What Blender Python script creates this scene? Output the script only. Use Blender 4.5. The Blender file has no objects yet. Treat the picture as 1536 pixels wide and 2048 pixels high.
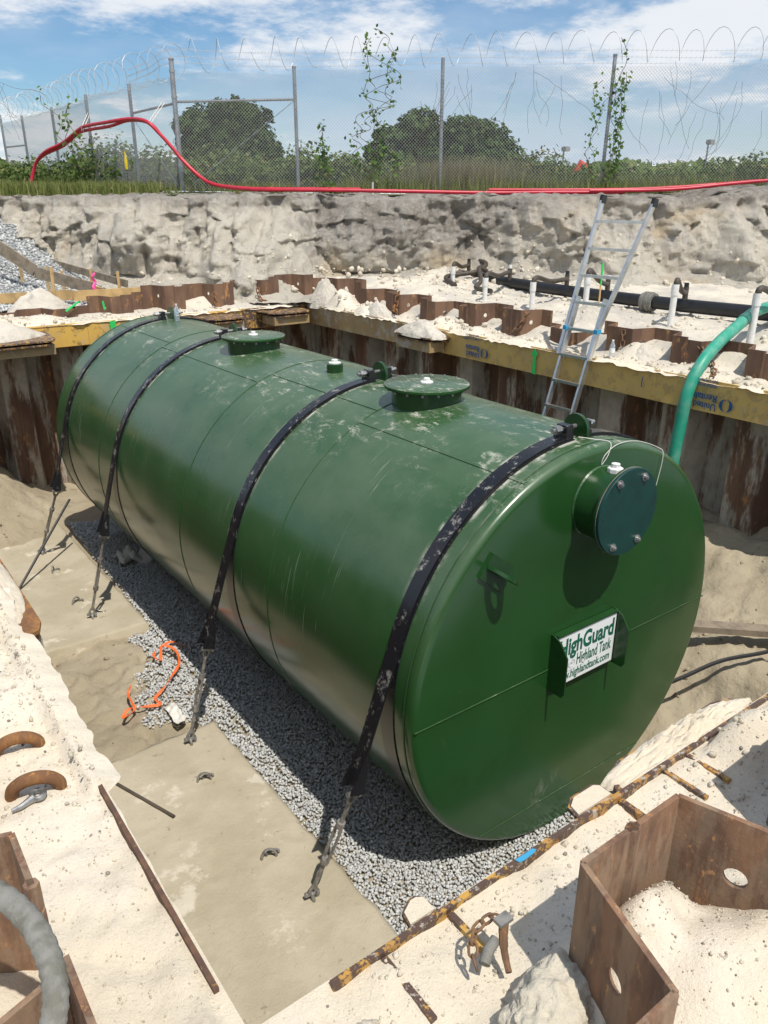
import bpy, bmesh, math, random
import numpy as np
from mathutils import Vector, Matrix, noise as mn
R_ = math.radians
sc = bpy.context.scene
col = sc.collection

# ------------------------------------------------------------------ camera
CAM = Vector((-3.9463, -3.0, 4.4927)); YAW, PITCH = 0.63566, 0.38032
fwd = Vector((math.sin(YAW)*math.cos(PITCH), math.cos(YAW)*math.cos(PITCH), -math.sin(PITCH)))
rgt = Vector((math.cos(YAW), -math.sin(YAW), 0)); upv = rgt.cross(fwd)
cd = bpy.data.cameras.new('camera'); cam = bpy.data.objects.new('camera', cd); col.objects.link(cam)
cam.matrix_world = Matrix(((rgt.x, upv.x, -fwd.x, CAM.x), (rgt.y, upv.y, -fwd.y, CAM.y), (rgt.z, upv.z, -fwd.z, CAM.z), (0, 0, 0, 1)))
cd.sensor_fit = 'VERTICAL'; cd.sensor_height = 36; cd.lens = 1554.76/2048*36
cd.clip_start = .05; cd.clip_end = 3000
sc.camera = cam

# ------------------------------------------------------------------ sky, sun, exposure
SUN = Vector((-.05, -.5, 1.0)).normalized()
w = bpy.data.worlds.new('World'); sc.world = w; w.use_nodes = True
nt = w.node_tree; nt.nodes.clear()
def wn(t, **k):
    n = nt.nodes.new(t)
    for a, b in k.items(): setattr(n, a, b)
    return n
out = wn('ShaderNodeOutputWorld'); bg = wn('ShaderNodeBackground'); nt.links.new(bg.outputs[0], out.inputs[0])
sky = wn('ShaderNodeTexSky', sky_type='NISHITA', sun_disc=False)
sky.sun_elevation = math.asin(SUN.z); sky.sun_rotation = math.atan2(SUN.x, SUN.y)
sky.air_density = 1.0; sky.dust_density = .25; sky.ozone_density = 2.6
tc = wn('ShaderNodeTexCoord'); sep = wn('ShaderNodeSeparateXYZ'); nt.links.new(tc.outputs['Generated'], sep.inputs[0])
def wm(op, a, b=None, c=None):
    n = wn('ShaderNodeMath', operation=op)
    for i, v in enumerate((a, b, c)):
        if v is None: continue
        if isinstance(v, (int, float)): n.inputs[i].default_value = v
        else: nt.links.new(v, n.inputs[i])
    return n.outputs[0]
zc = wm('ADD', wm('MAXIMUM', sep.outputs[2], 0.0), .16)
cb = wn('ShaderNodeCombineXYZ'); nt.links.new(wm('DIVIDE', sep.outputs[0], zc), cb.inputs[0]); nt.links.new(wm('DIVIDE', sep.outputs[1], zc), cb.inputs[1])
def wnoise(scale, detail, rough, off):
    mp = wn('ShaderNodeMapping'); mp.inputs['Location'].default_value = off; nt.links.new(cb.outputs[0], mp.inputs[0])
    n = wn('ShaderNodeTexNoise'); n.inputs['Scale'].default_value = scale; n.inputs['Detail'].default_value = detail; n.inputs['Roughness'].default_value = rough
    nt.links.new(mp.outputs[0], n.inputs['Vector']); return n.outputs['Fac']
def wramp(v, a, b):
    n = wn('ShaderNodeMapRange', interpolation_type='SMOOTHSTEP'); n.inputs[1].default_value = a; n.inputs[2].default_value = b
    nt.links.new(v, n.inputs[0]); return n.outputs[0]
veil = wramp(wnoise(.42, 7, .6, (1.7, .3, 0)), .33, .64)
puff = wm('MULTIPLY', wramp(wnoise(1.0, 10, .64, (3.1, 5.2, 0)), .46, .58), wramp(wnoise(.45, 3, .5, (6.4, 2.3, 0)), .38, .52))
hs = wn('ShaderNodeHueSaturation'); hs.inputs['Saturation'].default_value = 1.28; hs.inputs['Value'].default_value = .92; nt.links.new(sky.outputs[0], hs.inputs['Color'])
mx1 = wn('ShaderNodeMixRGB'); mx1.inputs[2].default_value = (4.9, 5.8, 7.0, 1); nt.links.new(hs.outputs[0], mx1.inputs[1]); nt.links.new(wm('MULTIPLY', veil, .85), mx1.inputs[0])
mx2 = wn('ShaderNodeMixRGB'); mx2.inputs[2].default_value = (7.8, 7.9, 8.1, 1); nt.links.new(mx1.outputs[0], mx2.inputs[1]); nt.links.new(wm('MULTIPLY', puff, .85), mx2.inputs[0])
nt.links.new(mx2.outputs[0], bg.inputs[0]); bg.inputs[1].default_value = .12
sl = bpy.data.lights.new('sun', 'SUN'); sl.energy = 4.4; sl.angle = R_(.53); sl.color = (1, .955, .88)
so = bpy.data.objects.new('sun', sl); col.objects.link(so); so.rotation_euler = SUN.to_track_quat('Z', 'Y').to_euler(); so.location = (0, 0, 30)
sc.view_settings.view_transform = 'Standard'; sc.view_settings.look = 'None'; sc.view_settings.exposure = 0.0; sc.view_settings.gamma = 1
sc.view_settings.use_curve_mapping = False
sc.cycles.max_bounces = 6

# ------------------------------------------------------------------ helpers
def tag(o, label=None, cat=None, group=None, kind=None):
    if label: o['label'] = label
    if cat: o['category'] = cat
    if group: o['group'] = group
    if kind: o['kind'] = kind
    return o
def W(u, v, z): return Vector((CAM.x + u*.80468 + v*.59371, CAM.y - u*.59371 + v*.80468, z))   # site frame of the bank and the fence: u along, v across
def UV(x, y): return ((x-CAM.x)*.80468 - (y-CAM.y)*.59371, (x-CAM.x)*.59371 + (y-CAM.y)*.80468)
def thing(name, loc, label, cat, group=None):
    o = bpy.data.objects.new(name, None); col.objects.link(o); o.location = loc; o.empty_display_size = .1
    return tag(o, label, cat, group)
class MB:
    def __init__(s): s.v = []; s.f = []
    def add(s, vs, fs):
        b = len(s.v); s.v += [Vector(x) for x in vs]; s.f += [tuple(i+b for i in f) for f in fs]; return s
    def box(s, c, size, m=None, bev=0):
        hx, hy, hz = [q/2 for q in size]; c = Vector(c)
        if bev:
            b = bev; vs = []; 
            pts = [(-hx+b, -hy), (hx-b, -hy), (hx, -hy+b), (hx, hy-b), (hx-b, hy), (-hx+b, hy), (-hx, hy-b), (-hx, -hy+b)]
            vs = [Vector((x, y, z)) for z in (-hz, hz) for x, y in pts]
            fs = [tuple(range(7, -1, -1)), tuple(range(8, 16))] + [(i, (i+1) % 8, (i+1) % 8+8, i+8) for i in range(8)]
        else:
            vs = [Vector((x, y, z)) for x in (-hx, hx) for y in (-hy, hy) for z in (-hz, hz)]
            fs = [(0, 1, 3, 2), (4, 6, 7, 5), (0, 4, 5, 1), (2, 3, 7, 6), (0, 2, 6, 4), (1, 5, 7, 3)]
        if m is not None: vs = [m @ q for q in vs]
        return s.add([q+c for q in vs], fs)
    def bar(s, a, b, wd, th, upd=(0, 0, 1)):      # rectangular bar from a to b
        a, b = Vector(a), Vector(b); d = (b-a); L = d.length; d.normalize(); r = d.cross(Vector(upd))
        if r.length < 1e-4: r = d.cross(Vector((1, 0, 0)))
        r.normalize(); u = r.cross(d)
        vs = [p + r*(sx*wd/2) + u*(sy*th/2) for p in (a, b) for sx, sy in ((-1, -1), (1, -1), (1, 1), (-1, 1))]
        return s.add(vs, [(3, 2, 1, 0), (4, 5, 6, 7)] + [(i, (i+1) % 4, (i+1) % 4+4, i+4) for i in range(4)])
    def tube(s, pts, r, n=8, cap=True, closed=False):
        pts = [Vector(p) for p in pts]; N = len(pts); rr = r if isinstance(r, (list, tuple)) else [r]*N
        b = len(s.v); prev = None
        for i, p in enumerate(pts):
            a = pts[(i-1) % N] if (closed or i > 0) else p; c = pts[(i+1) % N] if (closed or i < N-1) else p
            t = (c-a); t = t.normalized() if t.length > 1e-9 else Vector((0, 0, 1))
            if prev is None:
                x = t.cross(Vector((0, 0, 1))); x = x if x.length > .05 else t.cross(Vector((1, 0, 0)))
            else: x = prev - t*prev.dot(t)
            x.normalize(); prev = x; y = t.cross(x)
            for k in range(n):
                g = 2*math.pi*k/n; s.v.append(p + (x*math.cos(g) + y*math.sin(g))*rr[i])
        for i in range(N if closed else N-1):
            for k in range(n):
                j = (i+1) % N; s.f.append((b+i*n+k, b+i*n+(k+1) % n, b+j*n+(k+1) % n, b+j*n+k))
        if cap and not closed:
            s.f.append(tuple(b+k for k in range(n-1, -1, -1))); s.f.append(tuple(b+(N-1)*n+k for k in range(n)))
        return s
    def lathe(s, prof, n=32, o=(0, 0, 0), ax='Z'):   # prof: (radius, height)
        b = len(s.v); o = Vector(o)
        for r, h in prof:
            for k in range(n):
                g = 2*math.pi*k/n; c, d = r*math.cos(g), r*math.sin(g)
                s.v.append(o + (Vector((c, d, h)) if ax == 'Z' else Vector((c, h, -d)) if ax == 'Y' else Vector((h, c, d))))
        for i in range(len(prof)-1):
            for k in range(n):
                s.f.append((b+i*n+k, b+i*n+(k+1) % n, b+(i+1)*n+(k+1) % n, b+(i+1)*n+k))
        if prof[0][0] > 1e-6: s.f.append(tuple(b+k for k in range(n-1, -1, -1)))
        if prof[-1][0] > 1e-6: s.f.append(tuple(b+(len(prof)-1)*n+k for k in range(n)))
        return s
    def prism(s, poly, vec):     # poly: list of 3D points, extruded along vec
        n = len(poly); poly = [Vector(p) for p in poly]; vec = Vector(vec)
        return s.add(poly + [p+vec for p in poly], [tuple(range(n-1, -1, -1)), tuple(range(n, 2*n))] + [(i, (i+1) % n, (i+1) % n+n, i+n) for i in range(n)])
    def mesh(s, name, m, smooth=False, merge=False):
        me = bpy.data.meshes.new(name); me.from_pydata([tuple(v) for v in s.v], [], s.f)
        if merge:
            bm = bmesh.new(); bm.from_mesh(me); bmesh.ops.remove_doubles(bm, verts=bm.verts, dist=1e-5); bmesh.ops.recalc_face_normals(bm, faces=bm.faces); bm.to_mesh(me); bm.free()
        else:
            bm = bmesh.new(); bm.from_mesh(me); bmesh.ops.recalc_face_normals(bm, faces=bm.faces); bm.to_mesh(me); bm.free()
        me.materials.append(m)
        if smooth:
            me.polygons.foreach_set('use_smooth', [True]*len(me.polygons))
            try: me.set_sharp_from_angle(angle=R_(40))
            except Exception: pass
        return me
    def build(s, name, m, parent=None, smooth=False, merge=False):
        return link(name, s.mesh(name, m, smooth, merge), parent)
def link(name, me, parent=None):
    o = bpy.data.objects.new(name, me); col.objects.link(o)
    if parent is not None:
        o.parent = parent; pw = Vector((0, 0, 0)); q = parent
        while q is not None: pw += q.location; q = q.parent
        o.location = -pw           # the shapes are given in site coordinates
    return o
def np_mesh(name, V, F, m, smooth=False):
    me = bpy.data.meshes.new(name); n, k = F.shape
    me.vertices.add(len(V)); me.vertices.foreach_set('co', np.ascontiguousarray(V, dtype=np.float32).ravel())
    me.loops.add(n*k); me.loops.foreach_set('vertex_index', F.astype(np.int32).ravel())
    me.polygons.add(n); me.polygons.foreach_set('loop_start', np.arange(0, n*k, k, dtype=np.int32))
    if smooth: me.polygons.foreach_set('use_smooth', np.ones(n, dtype=bool))
    me.update(calc_edges=True); me.validate(); me.materials.append(m); return me
def npobj(name, V, F, m, parent=None, smooth=False): return link(name, np_mesh(name, V, F, m, smooth), parent)
def fbm(x, y, z=0., oct=4): return mn.fractal(Vector((x, y, z)), 1.0, 2.0, oct)
def smooth01(t): t = min(1, max(0, t)); return t*t*(3-2*t)

# ------------------------------------------------------------------ materials
class M:
    def __init__(s, name):
        s.m = bpy.data.materials.new(name); s.m.use_nodes = True; s.t = s.m.node_tree; s.b = s.t.nodes['Principled BSDF']
        s.pos = s.t.nodes.new('ShaderNodeNewGeometry')
    def set(s, **k):
        for a, v in k.items():
            i = s.b.inputs[a.replace('_', ' ')]
            if hasattr(v, 'is_linked'): s.t.links.new(v, i)
            else: i.default_value = v
        return s
    def noise(s, scale, detail=5, rough=.55, stretch=None, dist=0., off=0.):
        n = s.t.nodes.new('ShaderNodeTexNoise'); n.inputs['Scale'].default_value = scale; n.inputs['Detail'].default_value = detail
        n.inputs['Roughness'].default_value = rough; n.inputs['Distortion'].default_value = dist
        mp = s.t.nodes.new('ShaderNodeMapping'); mp.inputs['Scale'].default_value = stretch or (1, 1, 1); mp.inputs['Location'].default_value = (off, off*.7, off*.3)
        s.t.links.new(s.pos.outputs['Position'], mp.inputs[0]); s.t.links.new(mp.outputs[0], n.inputs['Vector']); return n.outputs['Fac']
    def vor(s, scale, feat='F1', out='Distance', rnd=1.):
        n = s.t.nodes.new('ShaderNodeTexVoronoi'); n.feature = feat; n.inputs['Scale'].default_value = scale; n.inputs['Randomness'].default_value = rnd
        s.t.links.new(s.pos.outputs['Position'], n.inputs['Vector']); return n.outputs[out]
    def rng(s, v, a, b, c=0., d=1.):
        n = s.t.nodes.new('ShaderNodeMapRange'); n.interpolation_type = 'SMOOTHSTEP'
        for i, q in enumerate((a, b, c, d)): n.inputs[i+1].default_value = q
        s.t.links.new(v, n.inputs[0]); return n.outputs[0]
    def math(s, op, a, b=0.):
        n = s.t.nodes.new('ShaderNodeMath'); n.operation = op
        for i, v in enumerate((a, b)):
            if hasattr(v, 'is_linked'): s.t.links.new(v, n.inputs[i])
            else: n.inputs[i].default_value = v
        return n.outputs[0]
    def mix(s, f, a, b):
        n = s.t.nodes.new('ShaderNodeMixRGB')
        for i, v in enumerate((f, a, b)):
            if hasattr(v, 'is_linked'): s.t.links.new(v, n.inputs[i])
            elif i == 0: n.inputs[0].default_value = v
            else: n.inputs[i].default_value = (*v, 1)
        return n.outputs[0]
    def xyz(s, o='Position'):
        n = s.t.nodes.new('ShaderNodeSeparateXYZ'); s.t.links.new(s.pos.outputs[o], n.inputs[0]); return n.outputs
    def island(s): return s.pos.outputs['Random Per Island']
    def bump(s, h, strength=.5, dist=.01, prev=None):
        n = s.t.nodes.new('ShaderNodeBump'); n.inputs['Strength'].default_value = strength; n.inputs['Distance'].default_value = dist
        s.t.links.new(h, n.inputs['Height'])
        if prev is not None: s.t.links.new(prev, n.inputs['Normal'])
        s.t.links.new(n.outputs[0], s.b.inputs['Normal']); return n.outputs[0]
def plain(name, c, rough=.5, metal=0., var=.0, scale=8., c2=None, bump=0.):
    k = M(name); k.set(Roughness=rough, Metallic=metal)
    if var or c2:
        c2 = c2 or tuple(q*(1-var) for q in c); k.set(Base_Color=k.mix(k.rng(k.noise(scale), .4, .65), c, c2))
    else: k.set(Base_Color=(*c, 1))
    if bump: k.bump(k.noise(scale*6), bump, .004)
    return k.m
def sand_mat(name, a, b, c, speck=.5, bstr=.6):
    k = M(name); k.set(Roughness=.95)
    x = k.mix(k.rng(k.noise(.9, 4), .4, .62), a, b); x = k.mix(k.rng(k.noise(5, 6, .65, off=4), .52, .72), x, c)
    x = k.mix(k.math('MULTIPLY', k.rng(k.noise(95, 3, .6), .66, .72), speck), x, tuple(q*.45 for q in a))
    x = k.mix(k.math('MULTIPLY', k.rng(k.noise(23, 4, .7, off=9), .6, .68), speck*.45), x, tuple(q*.6 for q in a))
    k.set(Base_Color=x); k.set(Specular_IOR_Level=.2)
    p = k.bump(k.noise(14, 8, .7), bstr, .035); k.bump(k.noise(120, 4, .7), .45, .004, p); return k.m
m_sand = sand_mat('pale_sand', (.62, .54, .42), (.66, .60, .50), (.52, .47, .39))
m_spoil = sand_mat('grey_sand', (.55, .50, .42), (.62, .57, .49), (.40, .37, .32), .7, 1.0)
m_crust = sand_mat('crusted_sand', (.66, .60, .48), (.70, .635, .52), (.57, .52, .42), .7, .7)
m_mud = sand_mat('tan_mud', (.34, .285, .195), (.41, .35, .25), (.27, .22, .155), .35, .8)
# sheet of the ground: pale sand, greyer spoil further off
def bank_mat():
    k = M('bank_soil'); k.set(Roughness=.96, Specular_IOR_Level=.15); z = k.xyz()[2]
    wob = k.math('ADD', z, k.math('MULTIPLY', k.math('SUBTRACT', k.noise(.55, 5, .6), .5), 1.5))
    pale = k.mix(k.rng(k.noise(1.2, 6, .65, (1, 1, .35)), .42, .62), (.70, .63, .52), (.60, .56, .49))
    warm = k.mix(k.rng(k.noise(.7, 3, off=7), .52, .66), pale, (.66, .54, .38))
    grey = k.mix(k.rng(k.noise(2.2, 6, .6, off=2), .4, .62), (.34, .305, .265), (.47, .435, .39))
    grey = k.mix(k.rng(k.noise(9, 4, .6, off=2), .55, .72), grey, (.22, .20, .17))
    P = k.xyz(); uu = k.math('SUBTRACT', k.math('MULTIPLY', k.math('ADD', P[0], 3.946), .80468), k.math('MULTIPLY', k.math('ADD', P[1], 3.0), .59371))
    mid = k.math('MULTIPLY', k.rng(k.math('ADD', uu, k.noise(.8, 3, off=3)), -2.0, -.9), k.rng(k.math('ADD', uu, k.math('MULTIPLY', k.noise(.8, 3, off=8), 2.)), 4.4, 2.6))
    left = k.rng(k.math('ADD', uu, k.noise(1.2, 4, off=5)), -.6, -1.9)
    warm = k.mix(k.math('MULTIPLY', left, k.rng(k.noise(1.8, 8, .72, (1, 1, .5), off=15), .42, .58)), warm, (.76, .70, .59))
    x = k.mix(k.rng(k.math('ADD', wob, k.math('MULTIPLY', mid, .9)), 4.2, 4.7), warm, grey)
    for cu, hw, zt in ((-2.5, 1.0, 4.45), (7.2, .9, 4.2), (-7.6, .9, 4.0), (4.9, .6, 3.8)):      # clean white sand that has run down from the bank
        f = k.math('MULTIPLY', k.rng(k.math('ABSOLUTE', k.math('ADD', k.math('SUBTRACT', uu, cu), k.math('MULTIPLY', k.math('SUBTRACT', k.noise(1.3, 6, .65, off=23), .5), 2.2))), hw*1.1, hw*.7), k.rng(k.math('ADD', z, k.math('MULTIPLY', k.math('SUBTRACT', k.noise(2., 5, off=27), .5), 1.)), zt+.1, zt-.2))
        x = k.mix(k.math('MULTIPLY', f, .85), x, (.76, .70, .585))
    x = k.mix(k.math('MULTIPLY', k.rng(k.noise(4.5, 6, .7, (1.6, 1.6, .25), off=5), .56, .68), .5), x, (.38, .35, .305))
    x = k.mix(k.math('MULTIPLY', k.rng(k.noise(40, 3, .7, off=1), .6, .7), .45), x, (.16, .14, .12))
    x = k.mix(k.math('MULTIPLY', k.rng(k.noise(14, 7, .75, off=12), .5, .62), .45), x, (.66, .60, .51))
    x = k.mix(k.math('MULTIPLY', k.rng(k.noise(3.2, 7, .72, (1, 1, .3), off=19), .55, .66), .55), x, (.36, .33, .28)); k.set(Base_Color=x); p = k.bump(k.noise(6, 10, .78, (1, 1, .7)), 1., .15); k.bump(k.noise(38, 6, .75), .8, .03, p); return k.m
m_bank = bank_mat()
def gravel_mat(name, lo, hi):
    k = M(name); k.set(Roughness=.85); r = k.island()
    x = k.mix(r, lo, hi); x = k.mix(k.rng(k.noise(60, 4), .55, .7), x, tuple(q*1.12 for q in hi)); k.set(Base_Color=x); k.bump(k.noise(150, 3), .3, .004); return k.m
m_stone = gravel_mat('grey_stone', (.36, .365, .355), (.58, .58, .56))
m_pebble = gravel_mat('mixed_pebble', (.12, .11, .10), (.42, .37, .30))
m_clod = M('sand_clod'); m_clod.set(Roughness=.96, Base_Color=m_clod.mix(m_clod.island(), (.54, .48, .38), (.70, .63, .51))); m_clod.bump(m_clod.noise(45, 6, .7), .8, .02); m_clod = m_clod.m
def gbed():
    k = M('gravel_bed'); k.set(Roughness=.9); d = k.vor(24); c = k.vor(24, out='Color')
    s = k.t.nodes.new('ShaderNodeSeparateColor'); k.t.links.new(c, s.inputs[0])
    k.set(Base_Color=k.mix(k.rng(d, .5, .85), k.mix(s.outputs[0], (.20, .21, .21), (.42, .43, .43)), (.06, .06, .06)))
    k.bump(d, .9, -.04); return k.m
m_gbed = gbed()
def rust_mat(name, a, b, c, mud=None, mudamt=.5, sc_=1., zm=None):
    k = M(name); k.set(Roughness=.85, Metallic=.0)
    x = k.mix(k.rng(k.noise(3*sc_, 6, .65, (1, 1, .3)), .4, .62), a, b)
    x = k.mix(k.rng(k.noise(9*sc_, 6, .7, (1, 1, .5), off=3), .58, .68), x, c)
    if mud:
        mm = k.math('MULTIPLY', k.rng(k.noise(1.7*sc_, 6, .7, (1.6, 1.6, .35), off=6), .44, .54), mudamt)
        if zm: mm = k.math('MULTIPLY', mm, k.rng(k.math('ADD', k.xyz()[2], k.math('MULTIPLY', k.noise(3, 4), .5)), zm+.35, zm))
        x = k.mix(mm, x, k.mix(k.rng(k.noise(6, 5), .4, .65), mud, tuple(q*.8 for q in mud)))
    k.set(Base_Color=x); k.bump(k.noise(40, 6, .7), .4, .006); return k.m
m_pile = rust_mat('rusty_pile_steel', (.12, .066, .044), (.20, .115, .07), (.40, .20, .075), (.47, .43, .36), .9, 1., 2.5)
m_pilenear = rust_mat('brown_pile_steel', (.125, .07, .045), (.23, .125, .07), (.40, .20, .08), (.40, .31, .21), .30, 4.)
m_rust = rust_mat('orange_rust', (.16, .075, .035), (.30, .14, .04), (.42, .21, .05), None, sc_=5.)
m_rustdk = rust_mat('dark_rust', (.09, .05, .035), (.14, .075, .045), (.34, .17, .05), None, sc_=6.)
m_chainrust = rust_mat('chain_rust', (.14, .08, .05), (.22, .12, .06), (.34, .17, .07), None, sc_=10.)
def yellow_mat(name, y1, y2, chip, amt, scl=5., thr=.53):
    k = M(name); k.set(Roughness=.55)
    x = k.mix(k.rng(k.noise(2.0, 5, .6), .35, .65), y1, y2)
    x = k.mix(k.math('MULTIPLY', k.rng(k.noise(scl, 8, .75, off=2), thr, thr+.04), amt), x, chip)
    x = k.mix(k.math('MULTIPLY', k.rng(k.noise(scl*2.5, 6, .75, (1, 1, .6), off=8), .57, .6), amt*.8), x, (.42, .38, .32))
    k.set(Base_Color=x); k.bump(k.noise(30, 6, .7), .35, .005); return k.m
m_yel = yellow_mat('mustard_paint', (.66, .44, .13), (.57, .38, .13), (.40, .27, .11), .6, 7.)
m_yel2 = yellow_mat('bright_yellow_paint', (.68, .42, .09), (.60, .37, .10), (.12, .075, .045), .55)
m_yworn = yellow_mat('worn_yellow_paint', (.50, .29, .06), (.36, .18, .05), (.085, .05, .036), 1., 14., .44)
m_yold = yellow_mat('scuffed_brown_paint', (.40, .28, .13), (.32, .22, .11), (.46, .44, .41), .6, 4.)
def tank_mat():
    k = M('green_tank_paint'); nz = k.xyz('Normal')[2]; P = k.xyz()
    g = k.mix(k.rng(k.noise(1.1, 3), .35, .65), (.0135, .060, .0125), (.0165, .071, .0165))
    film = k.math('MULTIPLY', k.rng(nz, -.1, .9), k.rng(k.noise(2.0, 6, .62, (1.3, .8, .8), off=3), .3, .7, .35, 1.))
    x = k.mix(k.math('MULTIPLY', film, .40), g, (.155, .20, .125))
    patch = k.rng(k.noise(1.6, 5, .6, off=11), .41, .58); top = k.rng(nz, .72, .96)
    dust = k.math('MULTIPLY', k.math('MULTIPLY', k.rng(k.noise(6, 10, .8, (2.2, 1, 1), dist=.35), .51, .63), k.rng(k.noise(55, 4, .7, off=2), .34, .54)), k.math('MULTIPLY', top, patch))
    run = k.math('MULTIPLY', k.rng(k.noise(1., 4, .65, (2.2, 60, 1.2), off=7), .62, .70), k.math('MULTIPLY', k.rng(nz, -.2, .3), k.rng(k.noise(1.1, 4, off=21), .50, .62)))
    sp = k.math('MULTIPLY', k.rng(k.noise(26, 6, .72, (1, 1, .35), off=5), .67, .72), k.math('MULTIPLY', k.rng(nz, -.1, .5), k.rng(k.noise(1.6, 3, off=14), .48, .62)))
    edge = None
    for ys in (.25, 2.45, 5.30, 7.15):
        e = k.rng(k.math('ABSOLUTE', k.math('SUBTRACT', k.math('ABSOLUTE', k.math('SUBTRACT', P[1], ys)), .075)), .035, .0); edge = e if edge is None else k.math('MAXIMUM', edge, e)
    edge = k.math('MULTIPLY', edge, k.math('MULTIPLY', k.rng(nz, .35, .9), k.rng(k.noise(6, 6, .7, off=17), .45, .6)))
    d = k.math('MAXIMUM', k.math('MAXIMUM', k.math('MULTIPLY', dust, .75), k.math('MULTIPLY', sp, .7)), k.math('MAXIMUM', k.math('MULTIPLY', edge, .75), k.math('MULTIPLY', run, .35)))
    x = k.mix(d, x, (.56, .54, .46))
    k.set(Base_Color=x, Roughness=k.math('ADD', k.math('MULTIPLY', film, .14), k.math('ADD', k.math('MULTIPLY', k.noise(3, 5, off=30), .12), k.math('ADD', .15, k.math('MULTIPLY', d, .6)))), Coat_Weight=.15, Coat_Roughness=.15)
    p = k.bump(k.noise(1.5, 2, .4), .22, .04); k.bump(k.noise(220, 2), .06, .002, p); return k.m
m_tank = tank_mat()
m_green = plain('green_fitting_paint', (.013, .056, .013), .28, 0, .2, 6)
m_teal = plain('teal_cover_paint', (.003, .042, .034), .4, 0, .2, 9)
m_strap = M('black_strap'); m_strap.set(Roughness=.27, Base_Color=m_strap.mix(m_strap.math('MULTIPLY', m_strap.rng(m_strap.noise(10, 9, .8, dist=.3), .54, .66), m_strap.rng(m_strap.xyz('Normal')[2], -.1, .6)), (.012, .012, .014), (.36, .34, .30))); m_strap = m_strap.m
m_steel = plain('galvanised_steel', (.42, .42, .41), .45, .85, .35, 25, bump=.15)
m_dkst = plain('dull_steel', (.30, .285, .26), .5, .35, .4, 22, bump=.2)
m_alu = plain('aluminium', (.66, .67, .68), .35, .9, .15, 12)
m_white = plain('white_plastic', (.74, .73, .70), .45, 0, .12, 20)
m_sign = plain('white_sign', (.80, .82, .82), .35)
m_ink = plain('green_print', (.012, .12, .075), .4); m_inkg = plain('grey_print', (.45, .48, .47), .5)
m_blue = plain('blue_print', (.02, .10, .26), .5, 0, .4, 30)
m_spray = plain('green_spray', (.03, .55, .12), .6); m_bspray = plain('blue_spray', (.04, .30, .52), .6)
m_black = plain('black_plastic', (.016, .017, .018), .45, 0, .3, 10); m_rubber = plain('brown_hose', (.075, .06, .045), .6, 0, .4, 14)
m_ghose = plain('green_hose', (.02, .30, .19), .45, 0, .3, 7, c2=(.10, .33, .24))
m_red = plain('red_conduit', (.50, .018, .04), .38, 0, .2, 4)
m_wood = plain('raw_lumber', (.56, .37, .16), .75, 0, .3, 5, bump=.2); m_wood2 = plain('weathered_timber', (.27, .22, .16), .85, 0, .35, 9, bump=.4)
m_hose = plain('grey_hose', (.21, .205, .185), .75, 0, .45, 30, c2=(.14, .135, .11), bump=.5)
m_orange = plain('orange_webbing', (.85, .16, .035), .6); m_pink = plain('pink_flagging', (.85, .09, .32), .6)
m_bottle = M('clear_plastic'); m_bottle.set(Base_Color=(.82, .9, .95, 1), Roughness=.12, Transmission_Weight=.75, IOR=1.2); m_bottle = m_bottle.m
m_fence = plain('galvanised_wire', (.48, .49, .50), .5, .3); m_post = plain('galvanised_post', (.36, .38, .40), .5, .7, .25, 6)
m_twig = plain('dead_twig', (.13, .10, .08), .9); m_bark = plain('bark', (.09, .07, .05), .9, 0, .4, 8)
m_rag = plain('white_cloth', (.66, .64, .58), .9); m_dkred = plain('red_machine', (.6, .05, .03), .5)
def leaf_mat(name, a, b, c=None):
    k = M(name); x = k.mix(k.island(), a, b)
    if c: x = k.mix(k.math('GREATER_THAN', k.island(), .93), x, c)
    k.set(Base_Color=x, Roughness=.75, Specular_IOR_Level=.12)
    tr = k.t.nodes.new('ShaderNodeBsdfTranslucent'); k.t.links.new(x, tr.inputs[0]); ms = k.t.nodes.new('ShaderNodeMixShader'); ms.inputs[0].default_value = .25
    o = k.t.nodes['Material Output']; k.t.links.new(k.b.outputs[0], ms.inputs[1]); k.t.links.new(tr.outputs[0], ms.inputs[2]); k.t.links.new(ms.outputs[0], o.inputs[0]); return k.m
m_leaf = leaf_mat('dark_leaf', (.035, .065, .018), (.095, .15, .045)); m_bush = leaf_mat('bush_leaf', (.07, .115, .03), (.16, .21, .065), (.26, .23, .10))
m_vine = leaf_mat('vine_leaf', (.06, .12, .03), (.12, .20, .05)); m_grass = leaf_mat('grass_blade', (.13, .17, .045), (.25, .27, .09), (.40, .34, .17)); m_dry = leaf_mat('dry_grass', (.25, .22, .11), (.34, .29, .16), (.16, .17, .07))

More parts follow.
